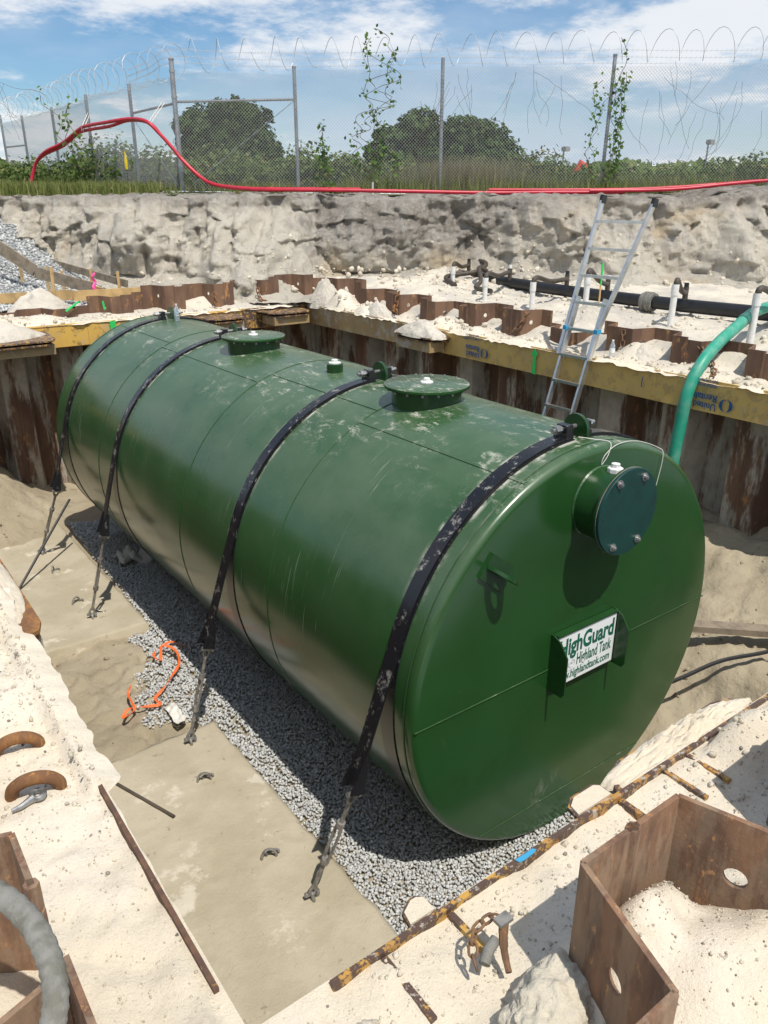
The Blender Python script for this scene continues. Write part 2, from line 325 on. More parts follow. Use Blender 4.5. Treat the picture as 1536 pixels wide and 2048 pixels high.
# ------------------------------------------------------------------ the ground sheet with the pit opening
XI0, XI1, YI0, YI1 = -3.49, 3.60, -1.86, 9.62          # inner faces of the four walers
ZT = 2.75; rnd = random.Random(5); nrg = np.random.default_rng(7)
mounds = [(3.86, 6.05, .16, .30), (3.82, 8.75, .34, .30), (3.80, 7.95, .17, .26), (3.86, 5.3, .10, .3), (3.85, 4.3, .06, .4), (3.8, 2.2, .03, .4), (4.02, 2.75, .16, .22), (4.0, 1.75, .1, .25),
          (-1.7, 9.9, .20, .5), (-.9, 9.95, .10, .35), (.2, 9.9, .03, .6), (-2.6, 10.2, .25, .6), (2.5, 9.95, .03, .3), (-1.62, -1.99, .15, .14), (-1.2, -2.05, .12, .2), (-.6, -2.0, .14, .25),
          (5.2, 4.4, .16, .5), (5.0, 3.0, .10, .45), (5.2, 5.9, -.16, .5), (5.6, 1.6, .18, .5), (5.4, 8.4, .10, .6), (7.2, 9.9, .16, .5), (4.8, 6.9, .06, .4), (5.1, 2.3, -.10, .35), (-2.80, -2.31, .07, .08), (-2.70, -2.25, .11, .10), (-2.62, -2.26, .08, .07), (-2.52, -2.24, .11, .08), (-2.66, -2.38, .10, .20), (-2.50, -2.48, .09, .24), (-2.40, -2.62, .05, .2), (-2.3, -2.5, .06, .15), (-2.9, -2.95, .05, .2), (-3.6, 1.2, .08, .3), (-3.62, -.1, .04, .2), (-3.55, -1.78, .05, .12)]
def lip(x, y):          # where the sand spills over the top edge of a waler
    n_ = fbm(x*2.2, y*2.2, 7.7, 4)
    if x < XI0+.1 and y > -1.7: n_ += .6 if y > -.85 else -.55
    elif x < XI0+.5 or y < YI0+.1: n_ = n_*.6 - .40
    return n_
def gz(x, y):
    d = max(XI0-x, x-XI1, YI0-y, y-YI1)
    rt = max(smooth01((x-3.6)/.6), smooth01((y-9.6)/.6)*smooth01((x-.6)/1.6))
    back = smooth01((d-.50)/.22)
    base = 2.725 + .05*smooth01((d-.25)/.3) + .13*rt*back
    u, v = UV(x, y); base += .14*smooth01((v-14.2)/2.5)*smooth01((x+y)/8)*smooth01((u+5.2)/2)
    for mx, my, h, s in mounds:
        q = ((x-mx)**2 + (y-my)**2)/(s*s)
        if q < 6: base += h*math.exp(-q*1.3)
    r = .35 + .65*rt*back
    base += r*.040*fbm(x*1.3, y*1.3, 3.1, 3) + (.012+.022*rt)*fbm(x*5, y*5, 9.2, 3)
    if d < 4 and v < 5: base += .007*fbm(x*22, y*22, 1.7, 3) + .016*fbm(x*9, y*9, 2.2, 4)
    elif rt > .2 and v < 17: base += .014*fbm(x*14, y*14, 4.4, 3)
    if -.02 < d < .05:
        l = lip(x, y); base = min(base, 2.785) if l > 0 else min(base, 2.735)
        if l > 0: base = max(base, 2.766+.012*mn.noise(Vector((x*17, y*17, 4)))) if d > 0 else 2.73+.03*mn.noise(Vector((x*11, y*11, 4)))
    return base
def lines(seg):
    o = []
    for a, b, st in seg: n = max(1, round((b-a)/st)); o += [a+(b-a)*i/n for i in range(n)]
    return o + [seg[-1][1]]
gx = lines([(-60, -12, 8), (-12, -5, .7), (-5, -4.1, .1), (-4.1, XI0+.012, .022), (XI0+.012, -1.0, .028), (-1.0, XI1-.012, .08), (XI1-.012, 5.0, .045), (5.0, 9.0, .09), (9, 16, .25), (16, 60, 4)])
gy = lines([(-60, -8, 8), (-8, -3.2, .5), (-3.2, -2.7, .08), (-2.7, YI0+.012, .022), (YI0+.012, 1.5, .02), (1.5, YI1-.012, .07), (YI1-.012, 11.0, .06), (11, 16, .14), (16, 26, .5), (26, 60, 5)])
def grid_obj(name, xs, ys, fz, m, hole=None):
    nx, ny = len(xs), len(ys); V = np.zeros((nx*ny, 3)); k = 0
    for j, y in enumerate(ys):
        for i, x in enumerate(xs):
            inside = hole and hole[0]+.02 < x < hole[1]-.02 and hole[2]+.02 < y < hole[3]-.02
            V[k] = (x, y, 2.7 if inside else fz(x, y)); k += 1
    F = []
    for j in range(ny-1):
        for i in range(nx-1):
            cx, cy = (xs[i]+xs[i+1])/2, (ys[j]+ys[j+1])/2
            if hole and hole[0] < cx < hole[1] and hole[2] < cy < hole[3]: continue
            a = j*nx+i; F.append((a, a+1, a+nx+1, a+nx))
    if hole:
        for q in range(len(V)):
            x, y, z = V[q]; d = max(hole[0]-x, x-hole[1], hole[2]-y, y-hole[3])
            if abs(d) < 1e-4:
                l = lip(x, y); s = .012 + min(.05, .05*l) if l > 0 else 0.
                if l > 0: s += .035*mn.noise(Vector((x*5, y*5, 1))) + .014*mn.noise(Vector((x*16, y*16, 2)))
                if abs(x-hole[0]) < 1e-4: V[q, 0] += s
                elif abs(x-hole[1]) < 1e-4: V[q, 0] -= s
                if abs(y-hole[2]) < 1e-4: V[q, 1] += s
                elif abs(y-hole[3]) < 1e-4: V[q, 1] -= s
    F = np.array(F); used = np.unique(F); mp = np.zeros(len(V), int); mp[used] = np.arange(len(used))
    return npobj(name, V[used], mp[F], m, None, True)
g_ = grid_obj('ground', gx, gy, gz, m_sand, (XI0+.012, XI1-.012, YI0+.012, YI1-.012)); tag(g_, kind='structure')
k_ = M('site_sand')                                     # pale clean sand here, greyer churned spoil by the far piles
def site_sand():
    k = k_; k.set(Roughness=.95, Specular_IOR_Level=.2); P = k.xyz()
    sel = k.rng(k.math('ADD', k.math('MAXIMUM', k.math('SUBTRACT', P[0], 3.6), k.math('SUBTRACT', P[1], 9.6)), k.math('MULTIPLY', k.noise(1.5), .6)), .2, .8)
    near = k.mix(k.rng(k.noise(1.4, 4), .38, .62), (.69, .605, .47), (.72, .645, .53)); near = k.mix(k.rng(k.noise(4, 6, .65, off=4), .55, .75), near, (.59, .515, .405))
    far = k.mix(k.rng(k.noise(1.3, 6, .65, off=1), .4, .62), (.60, .545, .45), (.46, .425, .37)); far = k.mix(k.rng(k.noise(10, 6, .7, off=2), .56, .68), far, (.30, .27, .23))
    x = k.mix(sel, near, far)
    x = k.mix(k.math('MULTIPLY', k.rng(k.noise(130, 4, .7), .62, .70), .45), x, (.36, .30, .22)); x = k.mix(k.math('MULTIPLY', k.rng(k.noise(300, 2, .6, off=2), .5, .7), .4), x, (.82, .75, .62)); x = k.mix(k.math('MULTIPLY', k.rng(k.noise(34, 5, .7, off=9), .63, .68), .4), x, (.30, .26, .20))
    k.set(Base_Color=x); p = k.bump(k.noise(16, 9, .72), .5, .03); k.bump(k.noise(170, 5, .75), .6, .005, p)
site_sand(); g_.data.materials[0] = k_.m
# field behind the bank, out to the horizon
fu = [-900, -300, -100, -40] + [-26+1.5*i for i in range(36)] + [40, 100, 300, 900]; fv = [18.7, 19.5, 20.5, 22, 25, 30, 40, 60, 100, 200, 500, 1500]
V = np.array([W(u, v, 4.66 + .06*fbm(u*.4, v*.4) + (.0 if v > 19 else -.06) + min(.5, (v-19)*.012 if v > 19 else 0)) for v in fv for u in fu]); n = len(fu)
F = np.array([(j*n+i, j*n+i+1, (j+1)*n+i+1, (j+1)*n+i) for j in range(len(fv)-1) for i in range(n-1)])
tag(npobj('field', V, F, plain('field_turf', (.10, .11, .045), .95, 0, .35, 1.2, c2=(.17, .155, .08)), None, True), kind='structure')
# the cut bank
us = [-27+.06*i for i in range(901)]; NP = 84; prof = [i/NP for i in range(NP+1)]
V = []
SL = ((-2.75, .75, 1.5, .85), (-1.9, .7, .9, .5), (-4.3, .5, .35, .5), (-5.6, .5, .3, .4), (7.1, .7, .8, .8), (4.9, .55, .5, .6), (-7.4, .9, .5, .6), (2.7, .8, .5, .45), (9.8, .9, .8, .7), (8.2, .4, .5, .6))
def ridg(x, y, z): return 1-2*abs(mn.noise(Vector((x, y, z))))
for s in prof:
    for u in us:
        crest = 4.58 + .06*fbm(u*.6, 2.2, 0, 4) + .05*fbm(u*2.7, 6.2, 0, 3) + .14*smooth01((u-6)/2)
        sb = .75*smooth01((u+2.3)/.9)*(1-smooth01((u-2.2)/2.2)); e = 0.
        if s < .22:      # apron
            t = s/.22; v0 = 14.4 + (1.9+sb)*t; z = 2.80 + .32*t*t + .06*fbm(u*1.2, v0*1.2, 2, 4)*t; nv = 0; tt = 0
        elif s < .84:    # cut face
            t = (s-.22)/.62; tt = t; z = 3.12 + (crest-3.12)*t**.85; v0 = 16.3 + sb + (.85-.35*sb)*t**1.6
            env = math.sin(math.pi*min(1, t*.86+.10))**.7
            lf = 1-smooth01((u+2.6)/1.2); nv = env*(.85*fbm(u*.6, 1.3, z*.35, 3) - .16*smooth01((fbm(u*1.1, z*1.6, 31, 3)-.05)/.12) + (.24+.22*lf)*fbm(u*1.9, 5.1, z*.5, 4) + (.10+.14*lf)*fbm(u*5.5, 2.1, z*1.0, 4) + .10*fbm(u*9, 3.1, z*6, 4))
            nv += env*(.10+.12*lf)*(ridg(u*2.1, 8.8+.3*fbm(u, z, 0, 2), z*.3)-.3) - .12*smooth01((t-.80)/.12)*(1-smooth01((t-.97)/.03))*(.6+fbm(u*2, 1, 4, 2))
        else:
            t = (s-.84)/.16; tt = 1; z = crest + .08*t; v0 = 17.15 + .65*sb + (1.9-.65*sb)*t; nv = .15*fbm(u*2, v0*2, 0, 3)*(1-t); z += .06*fbm(u*3, v0*3, 4, 3)*(1-t*.6)
        if s < .84:
            for su, sw, sh, tm in SL:
                q = (u-su)/sw
                if abs(q) < 2.5: nv -= sh*math.exp(-q*q)*max(0, 1-tt/tm)*(1 if s >= .22 else s/.22)*(1+.3*fbm(u*2, z*2, 7, 3))
        V.append(W(u, v0+nv, z + .03*fbm(u*6, z*6, v0*2, 3)))
n = len(us); F = np.array([(j*n+i, j*n+i+1, (j+1)*n+i+1, (j+1)*n+i) for j in range(len(prof)-1) for i in range(n-1)])
bankV = np.array(V); nU = len(us); tag(npobj('embankment', bankV, F, m_bank, None, True), kind='structure')
# pit floor
feet = []
for i in range(150):
    fx, fy = (rnd.uniform(-3.0, -1.55), rnd.uniform(-.2, 9.)) if i < 110 else (rnd.uniform(1.7, 3.4), rnd.uniform(-1.2, 2.5))
    feet.append((fx, fy, rnd.uniform(0, 3.14), rnd.uniform(.7, 1.1)))
def foot(x, y):
    z = 0.
    for fx, fy, a, q in feet:
        dx, dy = x-fx, y-fy
        if abs(dx) < .3 and abs(dy) < .3:
            c, s_ = math.cos(a), math.sin(a); r = math.hypot((dx*c+dy*s_)/.15, (-dx*s_+dy*c)/.06)
            z += q*(-.022*max(0, 1-r*r) + .009*math.exp(-((r-1.25)/.3)**2))
    return z
def fz(x, y):
    z = .012*fbm(x*3, y*3, 1, 3)
    if x < -1.5: z += -.03 + .06*fbm(x*1.7, y*1.7, 6, 4) + .03*fbm(x*5, y*5, 2, 3)
    z += .95*smooth01((-x-1.0)/1.6)*smooth01((y-7.4)/2.3)
    if x > 1.2: z += .62*smooth01((x-1.2)/1.2) + .45*smooth01((x-2.6)/1.2) + .10*fbm(x*1.5, y*1.5, 2, 4) + .03*fbm(x*7, y*7, 4, 3)
    z += .30*smooth01((-y-.7)/1.2)
    if x < -1.5: z += .022*fbm(x*8, y*8, 3, 3)
    if abs(x) > 1.5: z += 1.5*foot(x, y)
    return z
fl = grid_obj('pit_floor', lines([(-4.1, -1.2, .04), (-1.2, 1.2, .12), (1.2, 4.5, .05)]), lines([(-2.7, 10.5, .045)]), fz, m_mud); tag(fl, kind='structure')

# ------------------------------------------------------------------ loose stones
ICO = None
def ico():
    global ICO
    if ICO is None:
        bm = bmesh.new(); bmesh.ops.create_icosphere(bm, subdivisions=1, radius=1); bm.verts.ensure_lookup_table()
        ICO = (np.array([v.co[:] for v in bm.verts]), np.array([[v.index for v in f.verts] for f in bm.faces])); bm.free()
    return ICO
def stones(name, pts, size, m, flat=.7, seed=1, jit=.22, smooth=False, sub=None):
    g = np.random.default_rng(seed); B, Fi = ico(); n = len(pts); nb = len(B)
    V = np.repeat(B[None], n, 0)*(1 + g.uniform(-jit, jit, (n, nb, 1)))
    sc3 = np.stack([g.uniform(.75, 1.25, n), g.uniform(.75, 1.25, n), np.full(n, flat)*g.uniform(.7, 1.2, n)], 1)*np.asarray(size).reshape(-1, 1)
    V = V*sc3[:, None]; q = g.normal(size=(n, 4)); q[:, 1:3] *= .6; q /= np.linalg.norm(q, axis=1)[:, None]; w_, x, y, z = q.T
    Rm = np.stack([1-2*(y*y+z*z), 2*(x*y-z*w_), 2*(x*z+y*w_), 2*(x*y+z*w_), 1-2*(x*x+z*z), 2*(y*z-x*w_), 2*(x*z-y*w_), 2*(y*z+x*w_), 1-2*(x*x+y*y)], 1).reshape(-1, 3, 3)
    V = np.einsum('nij,nkj->nki', Rm, V) + np.asarray(pts)[:, None]
    F = (Fi[None] + (np.arange(n)*nb)[:, None, None]).reshape(-1, 3)
    return npobj(name, V.reshape(-1, 3), F, m, None, smooth)
def in_gravel(x, y):
    e = .06*fbm(x*4, y*4, 3, 2)
    if y < -1.2: return False
    if 2.75 < y+e < 4.75: return x > -1.60 - .55*smooth01((y-2.7)/.4)*(1-.75*smooth01((y-3.3)/1.1)) + 3.5*e and (x > -1.85 or rnd.random() < .6)
    lim = -1.67 if y < 2.75 else -1.50 + .05*(y-4.8)*.5
    if y < .1: lim = -1.75
    return x > lim + .6*e and y < 8.3
pts = []; szs = []
st = .0190; yy = -1.15
while yy < 8.4:
    xx = -2.4
    stp = st*(1 + max(0, yy)*.045)
    while xx < (.35 if yy < .6 else -.35):
        x, y = xx+rnd.uniform(-.5, .5)*stp, yy+rnd.uniform(-.5, .5)*stp
        if in_gravel(x, y):
            pts.append((x, y, fz(x, y) + rnd.uniform(.0, .03) + (.012 if x > -1.7 else .004))); szs.append(stp*rnd.uniform(.52, .85))
        xx += stp
    yy += stp
tag(stones('crushed_gravel', pts, szs, m_stone, .75, 3, .38), 'grey crushed stone bedding under and beside the green tank', 'gravel', kind='stuff')
pts = []; szs = []
for i in range(520):
    if i < 380: x, y = rnd.uniform(-3.95, -1.2), rnd.uniform(-2.9, -1.9)
    else: x, y = rnd.uniform(-3.8, -3.5), rnd.uniform(-1.8, 1.2)
    s = .0025 + .009*rnd.random()**5
    pts.append((x, y, gz(x, y)+s*.25)); szs.append(s)
pts2 = []; sz2 = []
for i in range(9000):
    if i < 7000: x, y = rnd.uniform(-3.95, -1.0), rnd.uniform(-2.75, -1.9)
    else: x, y = rnd.uniform(-3.79, -3.5), rnd.uniform(-1.8, 1.4)
    q = .0012 + .0035*rnd.random()**3; pts2.append((x, y, gz(x, y)+q*.3)); sz2.append(q)
tag(stones('sand_grit', pts2, sz2, m_clod, .8, 25, .3), 'fine pale grit over the foreground sand', 'grit', kind='stuff')
tag(stones('pebbles', pts, szs, m_pebble, .7, 5), 'small dark pebbles scattered over the pale foreground sand', 'pebbles', kind='stuff')
pts = []; szs = []
for i in range(2600):
    q = rnd.random()
    if q < .30: x, y = rnd.uniform(3.62, 4.02), rnd.uniform(.3, 9.6)
    elif q < .55: x, y = rnd.uniform(-3., 3.6), rnd.uniform(9.64, 10.1)
    else: x, y = rnd.uniform(4.3, 7.5), rnd.uniform(1, 10.5)
    s = .006 + .042*rnd.random()**5
    pts.append((x, y, gz(x, y)+s*.2)); szs.append(s)
pts3 = []; sz3 = []
for i in range(1500):
    if i < 900: y = rnd.uniform(-.9, 1.6); x = XI0 - abs(rnd.gauss(0, .09)) + .02
    else: x = rnd.uniform(-3.2, -.3); y = YI0 - .03 - abs(rnd.gauss(0, .10))
    q = .0015 + .010*rnd.random()**5; pts3.append((x, y, gz(x, y)+q*.3)); sz3.append(q)
tag(stones('sand_crumbs', pts3, sz3, m_clod, .8, 31, .35), 'crumbled sand along the broken edges of the pit', 'sand crumbs', kind='stuff')
tag(stones('sand_clods', pts, szs, m_clod, .75, 6, .3), 'loose clods of grey sand strewn along the piles and the walers', 'sand clods', kind='stuff')
pts = []; szs = []
for i in range(900):
    u = rnd.uniform(-11, 11); t = rnd.random()**2; v = 14.9 + 1.75*(1-t)
    s = .01 + .07*rnd.random()**4; pts.append(W(u, v, 2.9+.28*((v-14.6)/2)**2+.02)); szs.append(s)
for i in range(4200):
    ju = rnd.randrange(nU); u = us[ju]; w8 = .15 + sum(sh*math.exp(-((u-su)/sw)**2) for su, sw, sh, tm in SL)
    if rnd.random() > w8 or abs(u) > 12: continue
    jr = int(NP*(.16+.34*rnd.random()**1.4)); q = .008 + .05*rnd.random()**5; pts.append(tuple(bankV[jr*nU+ju])); szs.append(q)
tag(stones('slumped_clods', pts, szs, m_clod, .75, 8, .3), 'lumps of fallen soil lying along the foot of the bank', 'soil lumps', kind='stuff')
pts = []; szs = []
for i in range(900):
    x, y = (rnd.uniform(-3.2, -1.6), rnd.uniform(2.8, 9.)) if i < 450 else (rnd.uniform(1.6, 3.8), rnd.uniform(-1.5, 3.5))
    s = .005+.03*rnd.random()**5; pts.append((x, y, fz(x, y)+s*.2)); szs.append(s)
tag(stones('mud_lumps', pts, szs, m_mud, .6, 11, .3), 'small lumps of tan mud on the floor of the pit', 'mud lumps', kind='stuff')

# ------------------------------------------------------------------ concrete deadmen under mud
def slab(name, x0, x1, y0, y1, z, label, sd):
    xs = lines([(x0, x1, .03)]); ys = lines([(y0, y1, .03)]); nx = len(xs); V = []
    for y in ys:
        for x in xs:
            ex = .025*fbm(y*4, sd, 0, 4) if x == x1 else 0; ey = .05*fbm(x*2.5, sd+4, 0, 3) if y in (y0, y1) else 0
            V.append((x+ex, y+ey, z + .007*fbm(x*1.6, y*1.6, sd, 3) + .003*fbm(x*9, y*9, sd, 3) + .22*foot(x, y) - (.015 if (x == x1 or y in (ys[0], ys[-1])) else 0)))
    F = [(j*nx+i, j*nx+i+1, (j+1)*nx+i+1, (j+1)*nx+i) for j in range(len(ys)-1) for i in range(nx-1)]
    ring = [i for i in range(nx)] + [j*nx+nx-1 for j in range(1, len(ys))] + [(len(ys)-1)*nx+i for i in range(nx-2, -1, -1)] + [j*nx for j in range(len(ys)-2, 0, -1)]
    b = len(V); V += [(V[i][0], V[i][1], z-.45) for i in ring]; n = len(ring)
    F += [(ring[(i+1) % n], ring[i], b+i, b+(i+1) % n) for i in range(n)]
    o = npobj(name, np.array(V), np.array(F), m_slab, None, True); return tag(o, label, 'concrete slab')
k = M('muddy_concrete'); k.set(Roughness=.9)
x = k.mix(k.rng(k.noise(1.6, 5), .4, .62), (.41, .355, .25), (.48, .42, .31)); x = k.mix(k.rng(k.noise(2.4, 6, .7, off=5), .57, .66), x, (.60, .54, .43)); x = k.mix(k.math('MULTIPLY', k.rng(k.noise(11, 6, .75, off=3), .62, .67), .5), x, (.14, .115, .085))
k.set(Base_Color=x); p = k.bump(k.noise(9, 9, .75, dist=.5), .5, .03); k.bump(k.noise(70, 5, .7), .5, .006, p); m_slab = k.m
slab('deadman_slab', -2.95, -1.69, -.35, 2.68, .075, 'mud covered concrete slab holding the turnbuckles nearest the tank nozzle', 1)
slab('deadman_slab', -2.75, -1.52, 4.78, 9.0, .075, 'mud covered concrete slab holding the turnbuckles by the far piles', 7)

# ------------------------------------------------------------------ sheet pile walls (each pile a part)
PW, PD, FLG, TH = .457, .305, .357, .014
def pile_mesh(name, mirror, m, h):
    # local frame: t along the wall, d depth away from the pit, z up with the top at 0; half flange, web, half flange
    b = MB(); ds = -1 if mirror else 1; d0 = PD if mirror else 0.; d1 = d0 + ds*PD
    def plate(p0, p1, hole=None):
        p0, p1 = Vector((*p0, 0)), Vector((*p1, 0)); a = (p1-p0).normalized(); nn = Vector((-a.y, a.x, 0))*TH/2; L = (p1-p0).length
        if hole is None:
            b.prism([p0-nn, p1-nn, p1+nn, p0+nn], (0, 0, -h)); return
        hz, hr = hole; s = .09; up = Vector((0, 0, 1))
        def P(x, z, sd): return p0 + a*x + up*z + nn*sd
        xs_ = [0, L/2-s, L/2+s, L]; zs_ = [0, hz+s, hz-s, -h]
        for sd in (-1, 1):
            for i in range(3):
                for j in range(3):
                    if i == 1 and j == 1: continue
                    b.add([P(xs_[i], zs_[j], sd), P(xs_[i+1], zs_[j], sd), P(xs_[i+1], zs_[j+1], sd), P(xs_[i], zs_[j+1], sd)], [(0, 1, 2, 3)])
            sq = []; ci = []
            for q in range(16):
                g = 2*math.pi*q/16; c, e = math.cos(g), math.sin(g); k = s/max(abs(c), abs(e)); sq.append(P(L/2+c*k, hz+e*k, sd)); ci.append(P(L/2+c*hr, hz+e*hr, sd))
            b.add(sq+ci, [(q, (q+1) % 16, 16+(q+1) % 16, 16+q) for q in range(16)])
        ci = [P(L/2+hr*math.cos(2*math.pi*q/16), hz+hr*math.sin(2*math.pi*q/16), sd) for sd in (-1, 1) for q in range(16)]
        b.add(ci, [(q, (q+1) % 16, 16+(q+1) % 16, 16+q) for q in range(16)])
        for (x_, z0, z1) in ((0, 0, -h), (L, 0, -h)): b.add([P(x_, z0, -1), P(x_, z0, 1), P(x_, z1, 1), P(x_, z1, -1)], [(0, 1, 2, 3)])
        b.add([P(0, 0, -1), P(L, 0, -1), P(L, 0, 1), P(0, 0, 1)], [(0, 1, 2, 3)])
    plate((0, d0), (FLG/2, d0)); plate((FLG/2, d0), (PW-FLG/2, d1), (-.17, .029)); plate((PW-FLG/2, d1), (PW, d1))
    for (t, d) in ((0.004, d0), (PW-.004, d1)):       # interlock knuckles
        b.prism([Vector((t+.017*math.cos(g), d+.017*math.sin(g), .0)) for g in [i*math.pi/3+.3 for i in range(6)]], (0, 0, -h))
    return b.mesh('sheet_pile', m)
def pile_wall(origin, ang, count, start, m, label, ztop, dz, h=3.6, names='sheet_pile_wall'):
    w_ = thing(names, origin, label, 'pile wall'); ms = [pile_mesh('p', False, m, h), pile_mesh('p', True, m, h)]
    for i in range(count):
        o = bpy.data.objects.new('sheet_pile', ms[(i+start) % 2]); col.objects.link(o); o.parent = w_
        t = i*PW; c, s_ = math.cos(ang), math.sin(ang)
        # t direction (c,s); depth direction to the left of t
        o.rotation_euler = (0, 0, ang); o.location = (t*c, t*s_, ztop + dz(i) - origin[2])
    return w_
r1 = random.Random(21)
dzr = [r1.uniform(-.05, .05) for _ in range(40)]
# right wall: t runs along -Y, depth to +X
pile_wall((4.02, 10.30, 0), -math.pi/2, 26, 0, m_pile, 'long rusty sheet pile wall behind the ladder and the logo waler', 3.08, lambda i: dzr[i//2] + (.10 if i < 4 else 0) - (.16 if i in (13, 14) else 0))
# far wall: t runs along +X, depth to +Y
dzf = [r1.uniform(-.06, .06) for _ in range(40)]
pile_wall((-4.2, 10.08, 0), 0, 18, 0, m_pile, 'dark brown sheet pile wall past the far end of the tank', 3.14, lambda i: dzf[i//2]*(.5 if i < 10 else 1) + (.12 if i > 15 else 0) - (.24 if i < 9 else .10 if i < 11 else 0))
# near wall: t runs along +X towards the pit corner, depth to -Y
def near_wall():
    w_ = thing('sheet_pile_wall', (0, 0, 0), 'rusty corrugated sheet pile row half buried in sand beside the loose chain', 'pile wall')
    ms = [pile_mesh('p', False, m_pilenear, 1.2), pile_mesh('p', True, m_pilenear, 1.2)]
    x0 = -2.645 + 2*PW*5
    for i in range(11):
        o = bpy.data.objects.new('sheet_pile', ms[i % 2]); col.objects.link(o); o.parent = w_; o.rotation_euler = (0, 0, math.pi)
        o.location = (x0-i*PW+.012, -2.205, 3.13 + (0, .02, -.015, .01, 0)[i % 5]*.5)
near_wall()
# left wall: t along +Y, depth to -X
def left_wall():
    w_ = thing('sheet_pile_wall', (0, 0, 0), 'rusty sheet pile row under the curled grey hose', 'pile wall')
    ms = [pile_mesh('p', False, m_pilenear, 3.4), pile_mesh('p', True, m_pilenear, 3.4)]
    for i in range(27):
        o = bpy.data.objects.new('sheet_pile', ms[(i+1) % 2]); col.objects.link(o); o.parent = w_; o.rotation_euler = (0, 0, math.pi/2)
        o.location = (-3.815, -1.575 + (i-1)*PW + PW - 2*PW*0 - PW, 3.16 - (.07 if i < 1 else 0) - (.30 if i > 1 else 0) - (.12 if i > 4 else 0))
left_wall()
lw = [o for o in bpy.data.objects if o.get('label', '').endswith('curled grey hose')][0]
MB().box((-3.802, -1.96, 2.80), (.014, .40, .66)).build('corner_plate', m_pilenear, lw)

# ------------------------------------------------------------------ walers (steel H beams lying on their side)
def text_mesh(name, s, m, size, parent, mat4, sx=1., bold=0., align='LEFT'):
    cu = bpy.data.curves.new('t', 'FONT'); cu.body = s; cu.size = size; cu.offset = bold; cu.align_x = align; cu.resolution_u = 3; cu.extrude = .0006
    o = bpy.data.objects.new('t', cu); col.objects.link(o); dg = bpy.context.evaluated_depsgraph_get()
    me = bpy.data.meshes.new_from_object(o.evaluated_get(dg)); bpy.data.objects.remove(o); bpy.data.curves.remove(cu)
    me.transform(mat4 @ Matrix.Diagonal((sx, 1, 1, 1))); me.materials.clear(); me.materials.append(m); return link(name, me, parent)
def basis(o, x, y):
    x, y = Vector(x), Vector(y); z = x.cross(y); return Matrix(((x.x, y.x, z.x, o[0]), (x.y, y.y, z.y, o[1]), (x.z, y.z, z.z, o[2]), (0, 0, 0, 1)))
def waler(label, a, b, inn, m, depth, stiff, mw=None, joints=(), h=.34, tf=.022):
    a, b, inn = Vector((*a, 0)), Vector((*b, 0)), Vector((*inn, 0)); d = (b-a).normalized(); L = (b-a).length
    t = thing('waler', (a.x, a.y, ZT-h), label, 'steel beam'); mw = mw or m
    cuts = [0] + list(joints) + [L]
    for i in range(len(cuts)-1):
        s0, s1 = a + d*(cuts[i]+.002), a + d*(cuts[i+1]-.002); off = inn*(-.004*(i % 2)); fm = m[i % len(m)] if isinstance(m, (list, tuple)) else m
        MB().bar(s0 - inn*tf/2 + off + Vector((0, 0, ZT-h/2)), s1 - inn*tf/2 + off + Vector((0, 0, ZT-h/2)), tf, h).build('flange', fm, t)
    wm_ = mw[0] if isinstance(mw, (list, tuple)) else mw
    MB().bar(a - inn*(depth-tf/2) + Vector((0, 0, ZT-h/2-.06)), b - inn*(depth-tf/2) + Vector((0, 0, ZT-h/2-.06)), tf, h).build('back_flange', wm_, t)
    MB().bar(a - inn*(depth/2) + Vector((0, 0, ZT-h/2)), b - inn*(depth/2) + Vector((0, 0, ZT-h/2)), depth-2*tf-.01, .014).build('web', wm_, t)
    for s, ln in stiff:
        p = a + d*s; MB().bar(p - inn*(tf+.004) + Vector((0, 0, ZT-.012-.075)), p - inn*(tf+ln) + Vector((0, 0, ZT-.012-.075)), .018, .15).build('stiffener', m_yworn, t)
    return t
wr = waler('mustard yellow steel waler with blue upside down lettering behind the tank', (3.60, -1.84), (3.60, 9.60), (-1, 0), [m_yel, m_yel, m_yold, m_yold], .31, (), m_yold, (4.0, 8.35, 10.2))
wf = waler('bright yellow steel waler with a green spray stroke across the far end', (-3.46, 9.62), (3.58, 9.62), (0, -1), [m_yel2, m_yel2, m_yworn], .31, (), m_yold, (3.1, 5.75))
wn_ = waler('sand filled rusty waler with yellow stiffeners and a blue paint mark', (-3.27, -1.86), (3.58, -1.86), (0, 1), m_yworn, .30, [(.15, .20), (.37, .13), (1.08, .15), (1.31, .16), (1.44, .16), (2.2, .16), (3.0, .16)], tf=.016)
wl = waler('sand buried rusty waler along the muddy slab side of the pit', (-3.49, -1.72), (-3.49, 9.58), (1, 0), m_rustdk, .28, (), tf=.014)
def mark(parent, m, poly, o, x, y, name):       # a flat painted mark
    bs = basis(o, x, y); return MB().prism([bs @ Vector((p[0], p[1], 0)) for p in poly], bs.to_3x3() @ Vector((0, 0, .0015))).build(name, m, parent)
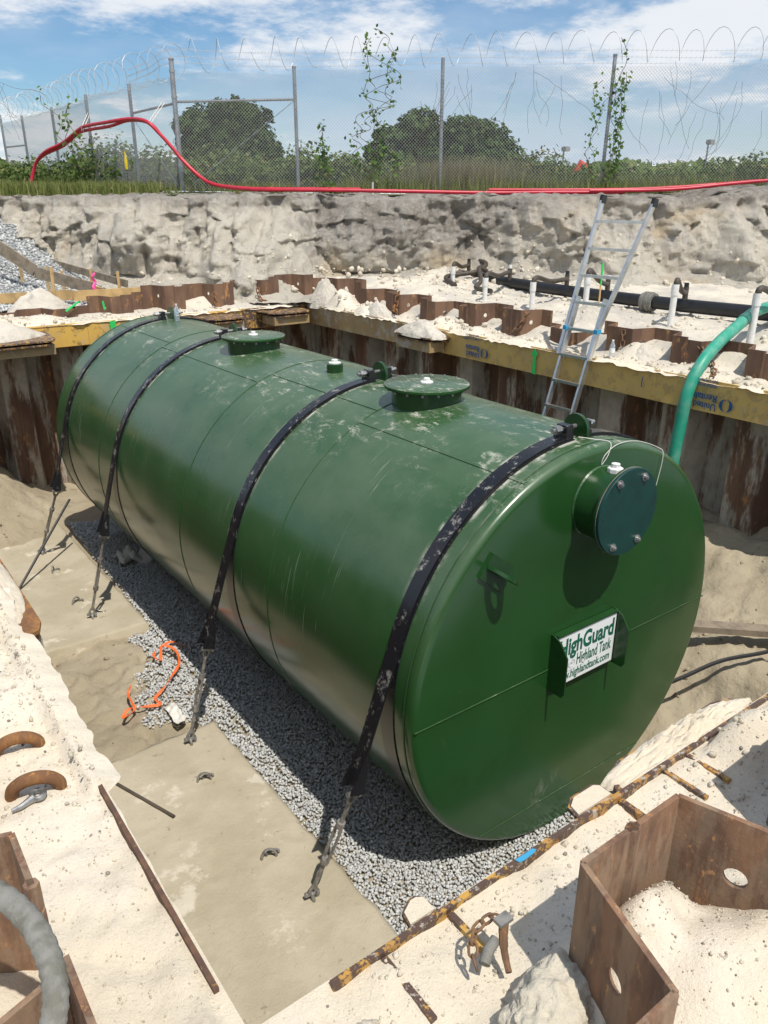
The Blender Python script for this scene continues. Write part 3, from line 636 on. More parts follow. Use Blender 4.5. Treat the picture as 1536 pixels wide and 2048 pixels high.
def logo(yo, zo, s):
    B = basis((3.575, yo, zo), (0, 1, 0), (0, 0, -1))
    for i, (r0, r1, g0, g1) in enumerate(((.030, .055, 95, 265), (.030, .055, -85, 85))):
        b = MB(); n = 10; pts = []
        for k in range(n+1):
            g = R_(g0+(g1-g0)*k/n); th = .5+.5*math.sin(math.pi*k/n); pts.append((r1*math.cos(g)*s*1.15, r1*math.sin(g)*s))
        for k in range(n, -1, -1):
            g = R_(g0+(g1-g0)*k/n); th = math.sin(math.pi*k/n); rr = r1-(r1-r0)*th*1.1; pts.append((rr*math.cos(g)*s*1.15, rr*math.sin(g)*s))
        bs = B @ Matrix.Translation((0, 0, .0)); MB().prism([bs @ Vector((p[0], p[1], 0)) for p in pts], bs.to_3x3() @ Vector((0, 0, .0015))).build('logo', m_blue, wr)
    text_mesh('lettering', 'United', m_blue, .085*s, wr, B @ Matrix.Translation((.085*s, .008*s, .0)), .95, .002)
    text_mesh('lettering', 'Rentals', m_blue, .085*s, wr, B @ Matrix.Translation((.085*s, -.066*s, .0)), .95, .002)
    text_mesh('lettering', 'TRENCH SAFETY', m_blue, .036*s, wr, B @ Matrix.Translation((.10*s, -.155*s, .0)), 1., .0006)
    text_mesh('lettering', '800-UR-RENTS', m_blue, .036*s, wr, B @ Matrix.Translation((.10*s, -.195*s, .0)), 1., .0006)
logo(1.24, 2.525, 1.22); logo(4.86, 2.535, 1.2)
mark(wr, m_spray, [(-.03, -.16), (.03, -.17), (.022, .05), (.05, .09), (0, .16), (-.06, .09), (-.022, .06)], (3.576, 3.93, 2.575), (0, -1, 0), (0, 0, 1), 'spray_arrow')
mark(wf, m_spray, [(-.045, -.15), (.05, -.14), (.045, .15), (-.05, .14)], (.03, 9.594, 2.60), (1, 0, 0), (0, 0, 1), 'spray_stroke')
mark(wn_, m_bspray, [(-.036, -.007), (-.02, -.0095), (.022, -.0075), (.038, -.002), (.03, .008), (.0, .006), (-.04, .0075)], (-2.605, -1.871, ZT+.001), (1, 0, 0), (0, 1, 0), 'spray_patch')
mark(wr, m_blue, [(-.008, -.06), (.004, -.06), (.008, .06), (-.002, .05)], (3.576, 2.28, 2.60), (0, -1, 0), (0, 0, 1), 'pen_mark')
# brackets (haunches) bolted on the walers: top plate, lower plate, ribs
def haunch(parent, c, d, inn, ln, out_, m, zt=2.66):
    c, d, inn = Vector((*c, 0)), Vector((*d, 0)), Vector((*inn, 0))
    for z, nm, sx in ((zt, 'top_plate', 1.), (zt-.05, 'lower_plate', .93)):
        poly = [c - d*ln/2*sx, c + d*ln/2*sx, c + d*(ln/2*sx-.06) + inn*out_*.8, c + d*(ln/2*sx-.14) + inn*out_, c - d*(ln/2*sx-.14) + inn*out_, c - d*(ln/2*sx-.06) + inn*out_*.8]
        MB().prism([p + Vector((0, 0, z)) for p in poly], (0, 0, -.02)).build(nm, m, parent)
    MB().bar(c + inn*out_*.5 - d*(ln/2-.1) + Vector((0, 0, zt-.14)), c + inn*out_*.5 + d*(ln/2-.1) + Vector((0, 0, zt-.14)), out_*.8, .14).build('gusset', m_yold, parent)
haunch(wr, (3.594, 6.1), (0, 1), (-1, 0), 1.0, .34, m_yworn)
haunch(wf, (-1.75, 9.614), (1, 0), (0, -1), 1.5, 1.0, m_yworn, 2.68)
haunch(wf, (1.75, 9.614), (1, 0), (0, -1), .8, .6, m_yworn, 2.70)
haunch(wf, (3.0, 9.614), (1, 0), (0, -1), .9, .55, m_yworn, 2.70)
haunch(wl, (-3.485, .95), (0, 1), (1, 0), 1.25, .13, m_rust, 2.70)
haunch(wn_, (-1.74, -1.858), (1, 0), (0, 1), .84, .12, m_yworn, 2.712)
# small curved lifting plates on the near waler
for x0, x1 in ((-2.37, -2.2), (-3.02, -2.93)):
    pts = [(x0, -1.858), (x0+.01, -1.81), (x0+.05, -1.785), (x1-.02, -1.785), (x1, -1.80), (x1, -1.858)]
    MB().prism([Vector((x, y, ZT-.004)) for x, y in pts], (0, 0, -.012)).build('lifting_plate', m_yworn, wn_)
    cxm, cym = (x0+x1)/2, -1.83; MB().prism([Vector((cxm+(x-cxm)*.9, cym+(y-cym)*.8-.002, ZT-.004)) for x, y in pts], (0, 0, .007)).build('sand_cover', k_.m, wn_)

# ------------------------------------------------------------------ heaps of sand lying on brackets
def heap(label, c, a, b, h, m, sd, z0, rot=0., cat='sand heap', name='sand_heap', n=34, rough=1.):
    V = []; N = n; o0 = Vector((c[0], c[1], z0))
    for j in range(N+1):
        for i in range(N+1):
            x, y = -1+2*i/N, -1+2*j/N; r = math.hypot(x, y); k = max(abs(x), abs(y)); 
            if r > 1e-6: x, y = x*k/r, y*k/r
            r = k; e = 1 + .16*fbm(x*1.6, y*1.6, sd, 3)
            hh = h*max(0, 1-r**1.5) + rough*h*.28*fbm(x*3, y*3, sd+3, 4)*(1-r) + rough*.02*fbm(x*9, y*9, sd+1, 3)*(1-r*.9)
            p = Vector((x*a*e, y*b*e, max(0, hh) - (.02 if r > .97 else 0))); p.rotate(Matrix.Rotation(rot, 3, 'Z')); V.append(p)
    F = np.array([(j*(N+1)+i, j*(N+1)+i+1, (j+1)*(N+1)+i+1, (j+1)*(N+1)+i) for j in range(N) for i in range(N)])
    o = npobj(name, np.array([tuple(p) for p in V]), F, m, None, True); o.location = o0; return tag(o, label, cat)
heap('white sand heap on the bracket of the logo waler', (3.46, 6.1), .24, .52, .20, m_spoil, 2, 2.66)
heap('broad pale sand heap on the corner bracket of the bright yellow waler', (-1.85, 9.25), .75, .42, .26, m_spoil, 5, 2.685)
heap('pale sand heap edging the muddy slab, on a rusty plate', (-3.47, 1.05), .12, .62, .07, m_sand, 8, 2.702)
heap('grey sand heap spilling between the piles in the far corner', (3.86, 9.35), .32, .42, .48, m_spoil, 11, 2.72)
heap('sand heap behind the waler below the hanging orange chain', (3.84, 7.75), .20, .42, .24, m_spoil, 12, 2.72)
heap('ragged ledge of pale sand inside the yellow stiffened waler below the tank end', (-1.74, -1.81), .40, .085, .05, k_.m, 43, 2.715, rough=2.2)
heap('small sand heap by the clear bottle at the ladder', (4.05, 2.62), .22, .24, .17, m_spoil, 13, 2.74)
heap('sand heap against the far piles by the formwork', (-.75, 10.75), .5, .3, .32, m_spoil, 14, 2.86)
heap('rough lump of spoil standing proud beside the black header pipe', (5.1, 4.35), .42, .55, .22, m_spoil, 15, 2.90)
heap('sandy spoil mound half covering the black header pipe', (7.35, 10.1), .40, .6, .26, m_spoil, 16, 2.93)
def clod(label, c, r, sd, m=m_clod):
    bm = bmesh.new(); bmesh.ops.create_icosphere(bm, subdivisions=5, radius=1)
    for v in bm.verts:
        p = v.co.copy(); q = 1 + .22*fbm(p.x*1.5, p.y*1.5, p.z*1.5+sd, 4) + .12*fbm(p.x*5, p.y*5, p.z*5+sd, 5); v.co = Vector((p.x*r[0], p.y*r[1], p.z*r[2]))*q
    me = bpy.data.meshes.new('sand_clod'); bm.to_mesh(me); bm.free(); me.materials.append(m); me.polygons.foreach_set('use_smooth', [True]*len(me.polygons))
    o = link('sand_clod', me); o.location = c; return tag(o, label, 'sand clod')
clod('large crusty clod of grey sand beside the loose chain', (-2.90, -2.25, 2.775), (.14, .10, .085), 3, m_crust)
clod('small clod of sand at the waler end with the rusty stiffener', (-3.28, -2.03, 2.775), (.03, .025, .02), 9)
clod('grey rock lying in the sand below the slab corner', (-3.62, -1.87, 2.775), (.016, .012, .01), 14, m_pebble)

# ------------------------------------------------------------------ the tank
RT, LT = 1.524, 7.657
tank = thing('storage_tank', (0, 0, 0), 'huge horizontal dark green steel storage tank lying in the pit', 'tank')
b = MB(); kn = .055
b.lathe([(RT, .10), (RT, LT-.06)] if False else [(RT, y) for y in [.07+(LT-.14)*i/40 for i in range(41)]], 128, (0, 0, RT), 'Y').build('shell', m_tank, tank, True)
me = tank.children[0].data; bm = bmesh.new(); bm.from_mesh(me); bmesh.ops.delete(bm, geom=[f for f in bm.faces if len(f.verts) > 4], context='FACES_ONLY'); bm.to_mesh(me); bm.free(); me.polygons.foreach_set('use_smooth', [True]*len(me.polygons))
for s in (0, 1):
    pr = [(.0, 0)] + [(RT*.2*i, 0) for i in range(1, 5)] + [(RT-kn, 0)] + [(RT-kn+kn*math.sin(g), kn-kn*math.cos(g)) for g in [math.pi/2*i/8 for i in range(1, 9)]] + [(RT, .075)]
    pr = pr if s == 0 else [(r, LT-y) for r, y in pr]
    h_ = MB().lathe(pr, 128, (0, 0, RT), 'Y'); h_.f = [f for f in h_.f if len(f) == 4]
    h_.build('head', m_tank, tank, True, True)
    MB().tube([Vector((RT*1.0005*math.cos(g), .085 if s == 0 else LT-.085, RT+RT*1.0005*math.sin(g))) for g in [2*math.pi*i/96 for i in range(96)]], .006, 5, closed=True).build('weld_seam', m_tank, tank, True)
for y in (1.80, 3.50, 5.85):
    MB().tube([Vector((RT*math.cos(g), y, RT+RT*math.sin(g))) for g in [2*math.pi*i/96 for i in range(96)]], .006, 5, closed=True).build('weld_seam', m_tank, tank, True)
for a_, y0, y1 in ((114.5, .05, 1.80), (107.5, 1.80, 3.50), (113.5, 3.50, 5.85), (109.5, 5.85, 7.57)):
    g = R_(a_); c, s = math.cos(g), math.sin(g)
    MB().bar((RT*c, y0, RT+RT*s), (RT*c, y1, RT+RT*s), .024, .012, (c, 0, s)).build('lap_seam', m_tank, tank)
MB().bar((-RT+.02, -.001, 1.50), (RT-.02, -.001, 1.50), .008, .008).build('weld_seam', m_tank, tank)
MB().bar((-.90, -.001, .35), (.86, -.001, .325), .008, .008).build('weld_seam', m_tank, tank)
def manway(x, y):
    o = MB().lathe([(.275, 2.95), (.275, 3.148), (.335, 3.148), (.335, 3.150)], 48, (x, y, 0)).build('manway', m_green, tank, True)
    l = MB().lathe([(.0, 3.151), (.332, 3.151), (.336, 3.154), (.336, 3.170), (.332, 3.173), (0, 3.173)], 48, (x, y, 0)).build('lid', m_tank, o, True)
    b2 = MB()
    for i in range(16):
        g = 2*math.pi*i/16; b2.lathe([(.010, 3.125), (.010, 3.181), (.0, 3.183)], 6, (x+.308*math.cos(g), y+.308*math.sin(g), 0))
    tag(b2.build('lid_bolts', m_dkst, o), kind='stuff')
    MB().lathe([(.052, 3.174), (.052, 3.184), (.045, 3.188), (.026, 3.189), (.026, 3.210), (.022, 3.213), (0, 3.213)], 8, (x, y, 0)).build('plug', m_white, o)
manway(-.10, 1.65); manway(-.10, 4.55)
o = MB().lathe([(.075, 2.98), (.075, 3.115), (.065, 3.12), (0, 3.12)], 24, (-.10, 2.97, 0)).build('fitting', m_green, tank, True)
MB().lathe([(.058, 3.1205), (.058, 3.13), (.03, 3.134), (.03, 3.155), (0, 3.155)], 8, (-.10, 2.97, 0)).build('plug', m_white, o)
SY = [.25, 2.45, 5.30, 7.15]
for y in SY:         # lifting lugs on the crown
    poly = [Vector((.02, y+.10+.0, 3.03))] + [Vector((.02, y+.10*math.cos(g), 3.10+.10*math.sin(g))) for g in [math.pi*i/14 for i in range(15)]] + [Vector((.02, y-.10, 3.03))]
    MB().prism(poly, (.026, 0, 0)).build('lifting_lug', m_green, tank)
# end nozzle with blind cover
NX, NZ = .0, 2.67
nz = MB().lathe([(.235, .01), (.235, -.205), (.285, -.205), (.288, -.208), (.288, -.226), (0, -.226)], 64, (NX, 0, NZ), 'Y').build('nozzle', m_green, tank, True)
cv = MB().lathe([(.0, -.2275), (.287, -.2275), (.290, -.231), (.290, -.248), (.287, -.251), (0, -.251)], 64, (NX, 0, NZ), 'Y').build('cover_plate', m_teal, nz, True)
MB().tube([Vector((NX+.2885*math.cos(g), -.2265, NZ+.2885*math.sin(g))) for g in [2*math.pi*i/64 for i in range(64)]], .0025, 5, closed=True).build('gasket', m_wood2, nz)
for g in (60, 120, 240, 300):
    MB().lathe([(.028, -.2515), (.028, -.257), (.017, -.258), (.017, -.270), (.010, -.272), (.010, -.278), (0, -.279)], 10, (NX+.245*math.cos(R_(g)), 0, NZ+.245*math.sin(R_(g))), 'Y').build('cover_bolt', m_steel, nz)
for g in (0, 180): MB().lathe([(.008, -.2512), (.008, -.2522), (0, -.2522)], 10, (NX+.245*math.cos(R_(g)), 0, NZ), 'Y').build('bolt_hole', m_black, nz)
MB().lathe([(.05, 0), (.05, .025), (.044, .03), (.028, .032), (.028, .055), (0, .056)], 8, (NX, -.115, NZ+.232)).build('plug', m_white, nz)
MB().lathe([(.2365, -.002), (.245, -.002), (.2365, -.012)], 48, (NX, 0, NZ), 'Y').build('weld_seam', m_tank, nz)
# end lifting eye
g = R_(38); ex, ez = Vector((math.cos(g), 0, -math.sin(g))), Vector((math.sin(g), 0, math.cos(g))); ce = Vector((-.905, 0, 2.42))
pad = MB().prism([ce + ex*a + ez*b_ + Vector((0, .001, 0)) for a, b_ in ((-.11, -.085), (.14, -.085), (.14, .085), (-.11, .085))], (0, -.02, 0)).build('end_lug', m_green, tank)
b = MB(); n = 22; ic = []; oc = []
nn = ez*.011
def lp(a, yv, sd): return ce + ex*a*1.0 + Vector((0, yv, 0)) + nn*sd
outl = [(.10, -.02), (.10, -.08)] + [(.10*math.cos(q), -.08-.10*math.sin(q)) for q in [math.pi*i/14 for i in range(1, 14)]] + [(-.10, -.08), (-.10, -.02)]
inn_ = [(.045*math.cos(q), -.09-.045*math.sin(q)) for q in [2*math.pi*i/17 for i in range(17)]]
inn_ = sorted(inn_, key=lambda p: math.atan2(p[1]+.09, p[0])); outl = sorted(outl, key=lambda p: math.atan2(p[1]+.09, p[0]))
no = len(outl)
for sd in (-1, 1):
    b.add([lp(*p, sd) for p in outl] + [lp(*p, sd) for p in inn_], [(i, (i+1) % no, no+(i+1) % no, no+i) for i in range(no)])
b.add([lp(*p, sd) for sd in (-1, 1) for p in outl], [(i, (i+1) % no, no+(i+1) % no, no+i) for i in range(no)])
b.add([lp(*p, sd) for sd in (-1, 1) for p in inn_], [(i, (i+1) % no, no+(i+1) % no, no+i) for i in range(no)])
b.build('lifting_eye', m_green, pad)
# name plate in its bracket
SX0, SX1, SZ0, SZ1 = -.315, .305, 1.365, 1.760
br = MB().box(((SX0+SX1)/2, -.022, (SZ0+SZ1)/2), (SX1-SX0+.02, .04, SZ1-SZ0+.02)).build('sign_bracket', m_green, tank)
for x, s in ((SX0-.012, 1), (SX1+.012, -1)):
    MB().prism([Vector((x-.006, y, z)) for y, z in ((.0, SZ0-.02), (-.135, SZ0-.02), (-.155, SZ0+.01), (-.155, SZ1-.10), (-.09, SZ1-.01), (-.03, SZ1+.02), (0, SZ1+.02))], (.012, 0, 0)).build('side_flange', m_green, br)
MB().box(((SX0+SX1)/2, -.032, SZ1+.014), (SX1-SX0, .055, .008)).build('top_lip', m_green, br)
sp = MB().box(((SX0+SX1)/2, -.0455, (SZ0+SZ1)/2), (SX1-SX0-.004, .006, SZ1-SZ0-.004)).build('sign_plate', m_sign, tank)
B = basis((SX0, -.0490, SZ0), (1, 0, 0), (0, 0, 1))
text_mesh('lettering', 'HighGuard', m_ink, .185, sp, B @ Matrix.Translation((.020, .232, .0)), .71, .0062)
text_mesh('lettering', 'by', m_ink, .10, sp, B @ Matrix.Translation((.03, .135, .0)), .85, .003)
text_mesh('lettering', 'Highland Tank', m_ink, .130, sp, B @ Matrix.Translation((.215, .118, .0)), .49, .0025)
text_mesh('lettering', 'www.highlandtank.com', m_ink, .090, sp, B @ Matrix.Translation((.020, .032, .0)), .67, .002)
b = MB()
for r in (.034, .027): b.tube([B @ Vector((.165+r*math.cos(q), .145+r*math.sin(q), .0005)) for q in [2*math.pi*i/24 for i in range(24)]], .0012, 4, closed=True)
for dx, dz in ((-.03, -.05), (-.01, -.056), (.012, -.055), (.03, -.048)): b.box(B @ Vector((.165+dx, .145+dz, .0005)), (.010, .001, .006))
b.box(B @ Vector((.165, .145, .0005)), (.03, .001, .006)); b.box(B @ Vector((.165, .152, .0005)), (.014, .001, .012))
b.build('emblem', m_inkg, sp)

# ------------------------------------------------------------------ hold-down straps with turnbuckles
def ribbon(b, pts, wd, th):        # pts: (pos, outward normal); width along Y
    n = len(pts); vs = []
    for p, nrm in pts:
        p, nrm = Vector(p), Vector(nrm).normalized()
        for sy, sn in ((-1, 0), (1, 0), (1, 1), (-1, 1)): vs.append(p + Vector((0, sy*wd/2, 0)) + nrm*(sn*th))
    fs = [(3, 2, 1, 0), tuple(4*(n-1)+i for i in range(4))]
    for i in range(n-1):
        for k in range(4): fs.append((i*4+k, i*4+(k+1) % 4, i*4+4+(k+1) % 4, i*4+4+k))
    b.add(vs, fs)
def turnbuckle(parent, A, Cv):
    A, Cv = Vector(A), Vector(Cv); d = (Cv-A); L = d.length; d.normalize(); sdv = d.cross(Vector((0, 1, 0))).normalized(); sd2 = d.cross(sdv)
    t = MB()
    for s in (-1, 1): t.tube([A+d*(L*.33)+sd2*.020*s, A+d*(L*.42)+sd2*.027*s, A+d*(L*.64)+sd2*.027*s, A+d*(L*.72)+sd2*.020*s], .012, 6)
    for q in (.345, .705): t.tube([A+d*(L*q-.022), A+d*(L*q+.022)], .030, 8)
    o = t.build('turnbuckle', m_dkst, parent, True)
    for q0, q1 in ((.06, L*.36), (L*.68, L-.06)): MB().tube([A+d*q0, A+d*q1], .015, 8).build('threaded_rod', m_dkst, o, True)
    for P, s in ((A, 1), (Cv, -1)):
        t = MB()
        for k in (-1, 1): t.tube([P+d*s*.085+sdv*.008*k, P+d*s*.045+sdv*.026*k, P+sdv*.026*k], [.012, .012, .016], 6)
        t.build('jaw', m_dkst, o)
        MB().tube([P-sdv*.05, P+sdv*.05], .017, 8).build('jaw_pin', m_steel, o); MB().tube([P-sdv*.052, P-sdv*.032], .030, 6).build('jaw_nut', m_steel, o)
    return o
def strap(i, y, ya, yc, zc_, label):
    t = thing('hold_down_strap', (0, y, 0), label, 'strap'); rr = RT+.008
    def circ(a0, a1, r, n): return [(Vector((r*math.cos(R_(a0+(a1-a0)*k/n)), y, RT+r*math.sin(R_(a0+(a1-a0)*k/n)))), Vector((math.cos(R_(a0+(a1-a0)*k/n)), 0, math.sin(R_(a0+(a1-a0)*k/n))))) for k in range(n+1)]
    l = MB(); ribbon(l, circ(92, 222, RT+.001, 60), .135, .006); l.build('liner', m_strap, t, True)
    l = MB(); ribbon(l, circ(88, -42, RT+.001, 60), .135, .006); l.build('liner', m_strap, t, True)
    for s in (1, -1):
        pts = circ(93, 164, rr, 36); T = pts[-1][0]; E = Vector((-1.775, yc, zc_+.06)); nE = pts[-1][1]
        pts += [(T.lerp(E, k/6), nE) for k in range(1, 7)]
        if s == -1: pts = [(Vector((-p.x, p.y, p.z)), Vector((-q.x, q.y, q.z))) for p, q in pts]
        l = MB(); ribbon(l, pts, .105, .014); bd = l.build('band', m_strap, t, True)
        # end bracket: two cheeks on the band end, and the block by the crown
        l = MB(); d = (E-T).normalized(); c = Vector((s*E.x, E.y, E.z)) 
        d = Vector((s*d.x, d.y, d.z)); sd = Vector((d.z, 0, -d.x))
        for k in (-1, 1):
            l.prism([c - d*.20 + Vector((0, k*.045, 0)) + sd*a for a in (-.02, .02)] + [c + d*.03 + Vector((0, k*.052, 0)) + sd*a for a in (.055, -.055)], (0, k*.010, 0))
        l.build('end_bracket', m_strap, t)
        x0 = -.09*s; l = MB(); l.box((x0, y, 3.062), (.07, .11, .05)); l.prism([Vector((x0-.035, y+q*.05, 3.06)) for q in (-1, 1)] + [Vector((x0-.02, y+q*.045, 3.145)) for q in (1, -1)], (.055, 0, 0)); l.build('strap_shoe', m_strap, t)
    MB().tube([(-.205, y, 3.118), (.20, y, 3.118)], .016, 10).build('strap_bolt', m_steel, t, True)
    for x in (-.17, -.145, .15): MB().lathe([(0, -.012), (.030, -.012), (.030, .012), (0, .012)], 6, (x, y, 3.118), 'X').build('nut', m_steel, t)
    turnbuckle(t, (-2.0, ya, .12), (-1.775, yc, zc_))
    l = MB(); l.tube([Vector((-2.0+.0*q, ya+.035*math.cos(q), .05+.075*math.sin(q))) for q in [math.pi*k/8 for k in range(9)]], .013, 6); l.build('anchor_eye', m_dkst, t)
    return t
strap(3, SY[0], .47, .27, 1.0, 'black hold-down strap over the tank nearest the name plate')
strap(2, SY[1], 2.50, 2.47, .97, 'black hold-down strap over the tank between the two manways')
strap(1, SY[2], 5.25, 5.12, 1.08, 'black hold-down strap beside the manway with the hidden lug')
strap(0, SY[3], 7.40, 7.0, 1.05, 'black hold-down strap over the tank beside the clear bottle')
# rebar loops cast in the slabs
for (x, y), lab in zip(((-2.06, .96), (-2.10, 1.99), (-2.04, 5.72), (-2.03, 6.75)), ('small steel loop in the slab beside the nozzle end turnbuckle', 'small steel loop in the slab beside the orange webbing side turnbuckle', 'small steel loop in the far slab close to the foil scrap', 'small steel loop in the far slab close to the leaning rod')):
    a = rnd.uniform(0, 3); t = MB(); t.tube([Vector((x+.055*math.cos(a)*math.cos(q), y+.055*math.sin(a)*math.cos(q), .065+.085*math.sin(q))) for q in [math.pi*k/8 for k in range(9)]], .011, 6)
    t.tube([Vector((x+.03+.05*math.cos(q), y+.03*math.sin(q), .095)) for q in [math.pi*k/6-.5 for k in range(7)]], .009, 6)
    tag(t.build('rebar_loop', m_dkst, None, True), lab, 'steel loop')

# ------------------------------------------------------------------ things on the pit floor
def catmull(P, n=8):
    P = [Vector(p) for p in P]; P = [P[0]*2-P[1]] + P + [P[-1]*2-P[-2]]; o = []
    for i in range(1, len(P)-2):
        for k in range(n):
            t = k/n; a, b_, c, d = P[i-1], P[i], P[i+1], P[i+2]
            o.append(.5*((2*b_) + (c-a)*t + (2*a-5*b_+4*c-d)*t*t + (3*b_-a-3*c+d)*t**3))
    return o + [P[-2]]
pr = catmull([(-1.37, 4.04, .06), (-1.48, 4.19, .09), (-1.62, 4.19, .07), (-1.73, 4.07, .08), (-1.70, 3.96, .06), (-1.60, 4.16, .10), (-1.51, 4.03, .08), (-1.57, 3.78, .07), (-1.75, 3.57, .07), (-1.9, 3.41, .08), (-2.0, 3.34, .06), (-1.99, 3.21, .07), (-2.12, 3.28, .06), (-2.25, 3.32, .07), (-2.34, 3.25, .05), (-2.22, 3.27, .08), (-2.2, 3.49, .10), (-2.14, 3.59, .13)], 6)
t = MB(); vs = []
for i, p in enumerate(pr):
    a = (pr[min(i+1, len(pr)-1)] - pr[max(i-1, 0)]).normalized(); s = a.cross(Vector((math.sin(i*.35)*.9, math.cos(i*.5)*.6, 1))).normalized()*.014
    q = a.cross(s).normalized()*.0012
    vs += [p-s-q, p+s-q, p+s+q, p-s+q]
t.add(vs, [(i*4+k, i*4+(k+1) % 4, i*4+4+(k+1) % 4, i*4+4+k) for i in range(len(pr)-1) for k in range(4)])
tag(t.build('webbing_strap', m_orange), 'crumpled orange webbing strap lying on the gravel', 'webbing')
def cloth(name, m, c, a, b_, sd, label, cat, hgt=.05):
    V = []; N = 16
    for j in range(N+1):
        for i in range(N+1):
            x, y = (i/N-.5)*a, (j/N-.5)*b_; V.append((c[0]+x+.05*fbm(y*6, sd, 0, 2), c[1]+y+.05*fbm(x*6, sd+2, 0, 2), c[2]+max(.004, hgt*(.4+fbm(x*9, y*9, sd, 3)))))
    F = np.array([(j*(N+1)+i, j*(N+1)+i+1, (j+1)*(N+1)+i+1, (j+1)*(N+1)+i) for j in range(N) for i in range(N)]); o = npobj(name, np.array(V), F, m, None, True)
    md = o.modifiers.new('thickness', 'SOLIDIFY'); md.thickness = .004; return tag(o, label, cat)
cloth('rag', m_rag, (-1.93, 3.0, .045), .10, .32, 3, 'dirty white rag on the gravel by the orange webbing', 'rag')
cloth('foil_scrap', m_alu, (-1.86, 5.36, .05), .09, .11, 6, 'small crumpled foil scrap behind a turnbuckle', 'scrap', .06)
cloth('sack', m_rag, (-1.0, 6.55, .04), .5, .35, 9, 'pale sack lying in the shade under the tank', 'sack', .16)
tag(MB().tube([(-1.60, 7.15, .85), (-2.55, 6.42, .06)], .015, 8).build('steel_rod', m_black), 'thin dark rod leaning against a turnbuckle of the strap by the bottle', 'rod')
t = MB(); t.box((0, 0, 0), (1.7, .14, .06), Matrix.Rotation(-.78, 3, 'Z') @ Matrix.Rotation(.0, 3, 'Y')); o = t.build('timber', m_wood2); o.location = (2.55, .02, .80); tag(o, 'weathered grey timber on the mud beside the tank end', 'timber')
tag(MB().tube(catmull([(1.3, .25, .50), (1.62, .1, .62), (1.96, -.03, .72), (2.38, -.25, .78), (2.9, -.45, .9)]), .018, 8).build('black_hose', m_black, None, True), 'thin black hose lying on the mud below the timber', 'hose')
for dx, dy, lab in ((-2.78, 2.02, 'dark wet strip on the near slab, made as a thin bar'),):
    t = MB(); t.bar((-2.70, 2.38, .045), (-2.46, 1.74, .045), .024, .09); tag(t.build('wet_strip', m_bark), lab, 'board')  # thin dark bar added to stand for a wet strip on the slab
for bx, by, bz, lab in ((0.0, 6.86, 3.05, 'clear empty bottle standing on the crown of the tank'), (3.82, 2.92, gz(3.82, 2.92), 'clear bottle with white label standing in the sand by the ladder')):
    t = thing('water_bottle', (bx, by, bz), lab, 'bottle')
    MB().lathe([(0, 0), (.030, 0), (.033, .01), (.032, .06), (.033, .12), (.031, .15), (.016, .185), (.013, .20), (0, .20)], 16, (bx, by, bz)).build('bottle_body', m_bottle, t, True)
    MB().lathe([(0, .2005), (.015, .2005), (.015, .218), (0, .218)], 12, (bx, by, bz)).build('cap', m_white, t)
    MB().lathe([(.0342, .07), (.0342, .115)], 16, (bx, by, bz)).build('bottle_label', m_sign if bx > 1 else m_bottle, t)
# thin cord draped over the tank end
tag(MB().tube(catmull([(-.05, .16, 3.075), (.05, .10, 3.055), (.10, .02, 3.045), (.05, -.012, 2.98), (.0, -.006, 2.92), (.02, -.012, 2.985), (.16, .0, 3.03), (.4, .03, 3.0), (.62, .02, 2.92), (.66, -.010, 2.86), (.62, -.010, 2.62)], 8), .0025, 4).build('cord', m_rag), 'thin pale cord hanging over the rim above the nozzle', 'cord')

# ------------------------------------------------------------------ ladder
lad = thing('ladder', (3.0, 3.2, .8), 'aluminium ladder with flared top leaning on the logo waler', 'ladder')
lx = lambda z: 3.30 + .315*(z-1.99)
def lyr(z): return 3.03 if z < 3.05 else 3.03 - .26*(z-3.05)/1.45
lyl = 3.44
for y0, y1 in ((lyl, lyl), (3.03, 3.03)): MB().bar((lx(.72), y0, .72), (lx(3.42), y1, 3.42), .068, .030, (0, 1, 0)).build('rail', m_alu, lad)
MB().bar((lx(2.75)-.03, lyl+.034, 2.75), (lx(4.50)-.03, lyl+.034, 4.50), .062, .028, (0, 1, 0)).build('upper_rail', m_alu, lad)
MB().bar((lx(2.75)-.03, 2.99, 2.75), (lx(3.1)-.03, 2.99, 3.10), .062, .028, (0, 1, 0)).build('upper_rail', m_alu, lad)
MB().bar((lx(3.09)-.03, 2.99, 3.09), (lx(4.46)-.03, 2.745, 4.46), .062, .028, (0, 1, 0)).build('upper_rail', m_alu, lad)
for k in range(13):
    z = 4.27-.305*k; 
    if z < .8: break
    y1 = lyr(z)-.03 if z > 3.1 else 3.03
    MB().bar((lx(z)-.018, lyl+.02, z), (lx(z)-.018, y1, z), .045, .032, (0, 0, 1)).build('rung', m_alu, lad)
for yv, zv in ((lyl+.034, 4.50), (2.742, 4.46)): MB().bar((lx(zv)-.03, yv, zv-.03), (lx(zv+.06)-.03, yv, zv+.06), .075, .042, (0, 1, 0)).build('foot_cap', m_black, lad)
for yv in (lyl+.03, 2.995): MB().box((lx(3.06)-.03, yv, 3.06), (.08, .05, .05)).build('lock', m_bspray, lad)

